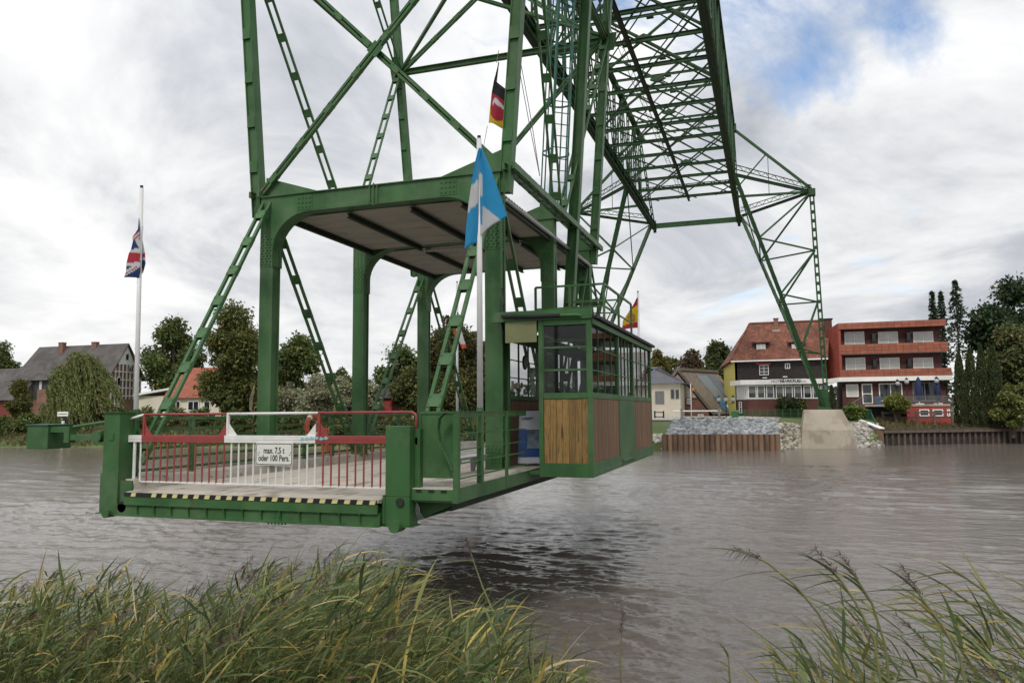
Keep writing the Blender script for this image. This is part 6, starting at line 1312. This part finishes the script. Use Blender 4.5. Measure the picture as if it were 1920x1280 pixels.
tree('round_shrub', 'clipped round tree on a short stem before the hotel terrace', 1680, 737, 52, 89.5, (0.085, 0.082, 0.022), 'bush', n=4200, seed=36, leaf=0.12, low=0.38, cat='shrub')
tree('bush', 'leafy bush overhanging the timber quay wall', 1893, 722, 75, 91.5, (0.085, 0.085, 0.03), 'bush', n=4200, seed=37, leaf=0.16, low=0.0, zb=-2.0, cat='bush')
tree('bush', 'leafy bush at the foot of the thujas beside the quay wall', 1925, 690, 80, 95, (0.06, 0.07, 0.025), 'bush', n=4200, seed=38, leaf=0.18, low=0.0, zb=-1.5, cat='bush')
tree('bush', 'green reed like shrub at the right of the concrete pier', 1596, 757, 45, 89, (0.07, 0.085, 0.025), 'bush', n=2200, seed=39, leaf=0.2, low=0.0, cat='bush')
tree('climber', 'dark climbing plant on the brick under the restaurant windows', 1485, 747, 62, 93.6, (0.03, 0.036, 0.016), 'bush', n=1700, seed=40, leaf=0.14, low=0.45, cat='climbing plant', yellow=0.1)
tree('climber', 'tall dark ivy column between the two hotel buildings', 1559, 722, 14, 94.2, (0.025, 0.032, 0.014), 'thuja', n=1800, seed=41, leaf=0.12, cat='climbing plant')
for i, (px, yt, w, Y, c) in enumerate(((8, 780, 70, 70, (0.05, 0.06, 0.02)), (45, 775, 70, 70.5, (0.055, 0.065, 0.022)), (95, 790, 60, 70, (0.05, 0.06, 0.02)), (40, 712, 60, 80, (0.065, 0.062, 0.02)), (215, 770, 70, 76, (0.05, 0.055, 0.02)))):
    tree('bank_bush', ['low bush on the waterline below the grey barn', 'low bush on the waterline before the half timbered house', 'low bush on the waterline beside the water gauge', 'taller bush between the grey barn and the half timbered house', 'low bush at the foot of the half timbered gable'][i], px, yt, w, Y, c, 'bush', n=3200, seed=50+i, leaf=0.15, low=0.0, zb=-2.5 if Y < 72 else None, group='bushes along the left far bank', cat='bush', yellow=0.08)
for i in range(13):
    px = 275+i*52+(i*37 % 17); tree('bank_bush', ['olive green tangled bush low on the shore behind the gondola', 'brownish tangled bush low on the shore behind the gondola', 'dark green tangled bush low on the shore behind the gondola'][i % 3], px, 762+(i*29 % 14), 74, 73.2+(i % 3)*0.7, [(0.07, 0.068, 0.026), (0.085, 0.07, 0.035), (0.05, 0.055, 0.02)][i % 3], 'bush', n=2300, seed=60+i, leaf=0.15, low=0.0, zb=-2.4, group='bushes behind the gondola', cat='bush', yellow=0.06)
for i, (px, yt, w, Y, c) in enumerate(((430, 715, 60, 77, (0.06, 0.065, 0.022)), (470, 690, 80, 80, (0.055, 0.066, 0.022)), (510, 720, 60, 79, (0.075, 0.072, 0.028)), (640, 690, 70, 90, (0.05, 0.062, 0.022)), (715, 705, 60, 88, (0.055, 0.065, 0.022)), (780, 690, 80, 81, (0.06, 0.058, 0.022)), (860, 690, 80, 80, (0.062, 0.055, 0.022)), (920, 680, 60, 82, (0.055, 0.06, 0.022)), (1370, 700, 40, 118, (0.05, 0.06, 0.02)), (1260, 672, 50, 120, (0.05, 0.055, 0.022)))):
    tree('tall_bush', ['leafy bush under the large olive tree beside the orange roofed cottage', 'leafy bush under the large olive tree, next to the front left column', 'pale leafy bush beside the small russet tree', 'leafy bush behind the silver willow shrubs', 'leafy bush beside the dark red garden hut', 'leafy bush under the brownish twiggy tree', 'leafy bush around the foot of the french flagpole', 'leafy bush under the brown olive tree behind the cabin', 'leafy bush behind the yellow side wall of the old hotel', 'leafy bush rising behind the bungalow roof'][i], px, yt, w*1.25, Y, c, 'bush', n=2600, seed=90+i, leaf=0.2, low=0.0, group='tall bushes between the far trees', cat='bush', yellow=0.06)
# rough grass along the far shore
rg_ = np.random.default_rng(8); n = 26000
xx = rg_.uniform(-110, 26, n); P0 = []
yy = np.array([shore_y(x) for x in xx])+rg_.uniform(0.1, 7, n); keep = ~((xx > -15.6) & (xx < 10.6)); xx, yy = xx[keep], yy[keep]; zz_ = np.array([bank_z(a_, b2) for a_, b2 in zip(xx, yy)]); n = len(xx)
U = np.c_[rg_.normal(0.25, 0.3, n), rg_.normal(0, 0.3, n), np.ones(n)]; U *= rg_.uniform(0.15, 0.42, (n, 1)); W2 = np.c_[rg_.uniform(0.03, 0.07, n), rg_.normal(0, 0.03, n), np.zeros(n)]
o = quads_to('shore_grass', np.c_[xx, yy, zz_]+U*0.8, U, W2, leafcols(rg_, n, (0.10, 0.095, 0.04), 0.4, 0.3, (0.17, 0.12, 0.06)), M_LEAF, None); tag(o, 'rough brown green grass along the far shore', 'grass', kind='stuff')
# distant wooded skyline
rg_ = np.random.default_rng(9); n = 9000; ang = rg_.uniform(-1.15, 0.75, n); rr = rg_.uniform(230, 300, n); hh = 6+3*np.sin(ang*17)+2*np.sin(ang*41+1); P0 = np.c_[np.sin(ang)*rr, np.cos(ang)*rr, rg_.uniform(0, 1, n)*hh]
U = rdir(rg_, n)*1.1; W2 = np.cross(U, rdir(rg_, n)); o = quads_to('distant_wood', P0, U, W2, leafcols(rg_, n, (0.045, 0.055, 0.03), 0.3), M_LEAF, None); tag(o, 'dark line of distant woodland', 'woodland', kind='stuff')

# ------------------------------------------------------------------ reeds and grass in the foreground
def ribbons(Pb, D, Ln, Wd, droop, wind, cols, segs=5, rg_=None):
    n = len(Pb); D = D/np.linalg.norm(D, axis=1)[:, None]; S = np.cross(D, rdir(rg_, n)); S /= np.linalg.norm(S, axis=1)[:, None]+1e-6; S[:, 2] *= 0.5
    vs_ = np.empty((n, segs+1, 2, 3))
    for i in range(segs+1):
        t_ = i/segs; p = Pb+D*(Ln*t_)[:, None]+wind*(Ln*t_*t_)[:, None]; p[:, 2] -= droop*Ln*t_**2.2; w = Wd*min(1.0, 0.45+2.2*t_)*max(0.03, (1-t_)**0.75); vs_[:, i, 0] = p-S*w[:, None]/2; vs_[:, i, 1] = p+S*w[:, None]/2
    k_ = np.arange(n)[:, None]*(2*(segs+1)); f = np.concatenate([np.c_[k_+2*i, k_+2*i+1, k_+2*i+3, k_+2*i+2] for i in range(segs)])
    return vs_.reshape(-1, 3), f, np.repeat(cols, 2*(segs+1), 0)
class Acc:
    def __init__(s): s.v, s.f, s.c, s.k = [], [], [], 0
    def add(s, v, f, c): s.v.append(v); s.f.append(f+s.k); s.c.append(c); s.k += len(v)
    def build(s, name, m, parent=None): return colmesh(name, np.concatenate(s.v), np.concatenate(s.f), np.concatenate(s.c), m, parent)
def mixcols(rg_, n, table):
    w = np.array([t_[1] for t_ in table]); k_ = rg_.choice(len(table), n, p=w/w.sum()); return np.array([t_[0] for t_ in table])[k_]*rg_.uniform(0.65, 1.35, (n, 1))
REEDC = [((0.145, 0.185, 0.060), 5), ((0.085, 0.125, 0.052), 4), ((0.23, 0.235, 0.08), 3), ((0.50, 0.38, 0.11), 0.9), ((0.55, 0.45, 0.24), 0.6)]
GRASC = [((0.105, 0.145, 0.042), 5), ((0.16, 0.175, 0.058), 4), ((0.27, 0.235, 0.11), 2), ((0.40, 0.32, 0.17), 0.9), ((0.18, 0.11, 0.07), 0.5)]
def place(rg_, n, pr_, env, Ys, dmax):
    px = rg_.uniform(pr_[0], pr_[1], n); Yv = rg_.uniform(Ys[0], Ys[1], n); ey = np.interp(px, [e[0] for e in env], [e[1] for e in env])+dmax*rg_.random(n)**1.3
    base, hts = [], []
    for a_, y_, t_ in zip(px, Yv, ey):
        p = at(a_, t_, Y=y_); zg_ = near_z(p.x, y_); h_ = p.z-zg_
        base.append((p.x, y_, max(zg_, WATER-0.1))); hts.append(p.z-max(zg_, WATER-0.1))
    b_ = np.array(base); h_ = np.array(hts); k_ = (h_ > 0.15) & (h_ < 3.0); return b_[k_], h_[k_]
def plume(acc, rg_, p, d, size, col=(0.115, 0.075, 0.06)):
    n = 70; t_ = rg_.uniform(0, 1, n); Pb = np.array(p)[None]-np.array(d)[None]*(t_*size)[:, None]; D = np.array(d)[None]*0.7+rdir(rg_, n)*0.65; acc.add(*ribbons(Pb, D, rg_.uniform(0.25, 0.5, n)*size*(1.1-t_*0.4), np.full(n, 0.006), 0.55, np.array([[0.15*np.sign(d[0]), 0, 0]]), np.array(col)[None]*rg_.uniform(0.6, 1.5, (n, 1)), 3, rg_))
def reedbed(name, label, pr_, env, Ys, ns, ng, lean, seed, dmax=170, plumes=24, pcol=(0.115, 0.075, 0.06)):
    rg_ = np.random.default_rng(seed); acc = Acc()
    b_, h_ = place(rg_, ns, pr_, env, Ys, dmax); n = len(b_)
    L0 = np.array([lean, 0.05, 1.0]); SD = L0[None]*np.array([1, 1, 1])+rg_.normal(0, 0.27, (n, 3))*np.array([1, 1, 0.1])+np.c_[0.30*np.sin(b_[:, 0]*2.1+seed)+0.15*np.sin(b_[:, 0]*5.3), np.zeros(n), np.zeros(n)]; SD /= np.linalg.norm(SD, axis=1)[:, None]; sl = h_/SD[:, 2]
    off = SD*sl[:, None]; b2 = b_.copy(); b2[:, :2] -= off[:, :2]*0.8  # so that tips stay where they were measured
    acc.add(*ribbons(b2, SD, sl, np.full(n, 0.007), 0.0, np.array([[lean*0.1, 0, 0]]), mixcols(rg_, n, [((0.13, 0.14, 0.05), 3), ((0.25, 0.20, 0.09), 2)]), 3, rg_))
    for j in range(12): # leaves up the stem
        t_ = np.clip(0.30+j*0.058+rg_.uniform(-0.03, 0.03, n), 0, 1); Pb = b2+SD*(sl*t_)[:, None]; a_ = rg_.uniform(0, 6.283, n); D = SD*rg_.uniform(0.5, 1.4, (n, 1))+np.c_[np.cos(a_)*0.72+lean*1.35, np.sin(a_)*0.72, rg_.uniform(-0.3, 0.5, n)]
        acc.add(*ribbons(Pb, D, np.clip(rg_.normal(0.31, 0.09, n), 0.12, 0.55)*np.clip(h_/1.5, 0.5, 1.1), rg_.uniform(0.012, 0.034, n), rg_.uniform(0.0, 0.5), np.array([[lean*0.35, 0, 0]]), mixcols(rg_, n, REEDC), 5, rg_))
    b_, h_ = place(rg_, ng, (pr_[0], pr_[1]), [(a_, y_+45) for a_, y_ in env], Ys, dmax*1.35); n = len(b_)
    D = np.array([lean*0.7, 0.0, 1.0])[None]+rg_.normal(0, 0.28, (n, 3))*np.array([1, 1, 0.2])
    acc.add(*ribbons(b_-np.c_[D[:, 0]*h_*0.6, D[:, 1]*h_*0.6, np.zeros(n)], D, h_*1.05, rg_.uniform(0.004, 0.009, n), 0.1, np.array([[lean*0.5, 0, 0]]), mixcols(rg_, n, GRASC), 5, rg_))
    pb, ph_ = place(rg_, plumes, pr_, [(a_, y_-4) for a_, y_ in env], Ys, dmax*0.8)
    for p, q in zip(pb, ph_): plume(acc, rg_, p+np.array([0, 0, q]), np.array([np.sign(lean)*0.75, 0, 0.65]), rg_.uniform(0.12, 0.22), pcol)
    # broad herb leaves low down
    hb_, hh_ = place(rg_, ng//9, pr_, [(a_, y_+95) for a_, y_ in env], Ys, 130); n = len(hb_)
    for j in range(16):
        t_ = rg_.uniform(0.45, 1.0, n); a_ = rg_.uniform(0, 6.283, n); Pb = hb_+np.c_[0.02*np.cos(a_), 0.02*np.sin(a_), hh_*t_]; D = np.c_[np.cos(a_), np.sin(a_), rg_.uniform(-0.3, 0.5, n)]
        acc.add(*ribbons(Pb, D, rg_.uniform(0.05, 0.11, n), rg_.uniform(0.025, 0.05, n), 0.4, np.array([[0.0, 0, 0]]), mixcols(rg_, n, [((0.13, 0.20, 0.05), 5), ((0.09, 0.14, 0.045), 3), ((0.24, 0.15, 0.11), 0.4)]), 4, rg_))
    o = acc.build(name, M_REED); tag(o, label, 'reeds', kind='stuff'); return o
ENV_L = [(-250, 1085), (0, 1085), (60, 1075), (100, 1048), (140, 1085), (210, 1050), (250, 1090), (330, 1110), (400, 1085), (480, 1045), (560, 1050), (610, 1018), (660, 1030), (700, 1040), (745, 1085), (800, 1135), (880, 1118), (930, 1130), (985, 1205), (1040, 1240), (1100, 1285)]
reedbed('reed_bed', 'dense wind bent reeds and long grass on the near bank, left of the open water', (-220, 1100), ENV_L, (4.2, 7.9), 1900, 6000, 0.36, 1, plumes=150)
ENV_R = [(1340, 1370), (1440, 1320), (1510, 1250), (1560, 1190), (1620, 1145), (1690, 1130), (1760, 1160), (1830, 1140), (1900, 1120), (2150, 1090)]
reedbed('reed_bed', 'loose wind bent reeds on the near bank, right of the open water', (1340, 2150), ENV_R, (4.1, 6.6), 260, 160, -0.36, 2, dmax=190, plumes=34, pcol=(0.10, 0.065, 0.06))
def reed(pts, Y, seed, label, nleaf=8, plume_=True, ls=0.30, group=None):
    rg_ = np.random.default_rng(seed); p = [at(a_, b2, Y=Y) for a_, b2 in pts]; base = p[0].copy(); g_ = near_z(base.x, Y); dirb = (p[0]-p[1]).normalized()
    root = V(base.x+dirb.x*0.4, Y-0.1, max(g_, WATER-0.1)); T = thing('tall_reed', tuple(root), label, 'reed', group)
    MB().tube([root]+p, [0.006]*(len(p))+[0.003], 6).build('stem', mat('reed_stem', (0.17, 0.17, 0.07), 0.6, 0.2), T)
    sd = np.sign((p[-1]-p[0]).x) or 1
    for i in range(nleaf):
        t_ = 0.12+0.8*i/max(1, nleaf-1); k_ = t_*(len(p)-1); j = min(int(k_), len(p)-2); q = lerp(p[j], p[j+1], k_-j); d = (p[j+1]-p[j]).normalized(); up_ = 1 if i % 2 else -1
        D = np.array([[d.x+0.25*sd, rg_.normal(0, 0.3), d.z*0.6+0.45*up_]]); acc = Acc(); acc.add(*ribbons(np.array([tuple(q)]), D, np.array([ls*rg_.uniform(0.7, 1.25)]), np.array([rg_.uniform(0.016, 0.024)]), 0.25, np.array([[0.25*sd, 0, 0]]), mixcols(rg_, 1, REEDC), 6, rg_)); acc.build('leaf', M_REED, T)
    if plume_:
        acc = Acc(); d = (p[-1]-p[-2]).normalized(); plume(acc, rg_, np.array(tuple(p[-1]+d*0.1)), np.array([d.x, d.y, d.z-0.1]), 0.16, (0.11, 0.07, 0.055)); acc.build('plume', M_REED, T)
GR = 'tall reeds leaning over the water'
reed([(1570, 1215), (1535, 1150), (1490, 1095), (1440, 1055), (1412, 1042)], 4.3, 1, 'single tall reed with brown plume bent far over the water', 4)
for i, pts in enumerate(([(1640, 1200), (1605, 1130), (1575, 1085), (1555, 1062)], [(1660, 1210), (1635, 1130), (1610, 1090), (1598, 1072)], [(1930, 1215), (1890, 1165), (1850, 1110), (1800, 1075), (1760, 1052)], [(1935, 1250), (1870, 1180), (1820, 1130), (1770, 1095), (1735, 1078)], [(1800, 1230), (1765, 1170), (1735, 1130), (1715, 1100)], [(1500, 1290), (1470, 1245), (1450, 1215)], [(1545, 1290), (1525, 1240), (1500, 1195)], [(1880, 1280), (1840, 1200), (1790, 1150)])):
    reed(pts, 4.0+0.25*(i % 4), 20+i, 'tall leafy reed with purple brown plume among the loose reeds' if i in (0, 1, 4) else 'tall leafy reed without plume bent over the water', 13, i in (0, 1, 4), 0.24 if i < 5 else 0.18, GR)
for i, pts in enumerate(([(960, 1240), (935, 1170), (905, 1100), (882, 1035)], [(1165, 1300), (1163, 1240), (1166, 1175)], [(1372, 1300), (1367, 1260), (1366, 1228)])):
    reed(pts, 5.0, 40+i, ['thin reed with a small brown tuft left of the dark water', 'single thin grass stalk with seed head standing before the dark water', 'short green shoot standing alone right of the dark water'][i], [3, 1, 4][i], i < 2, 0.16)
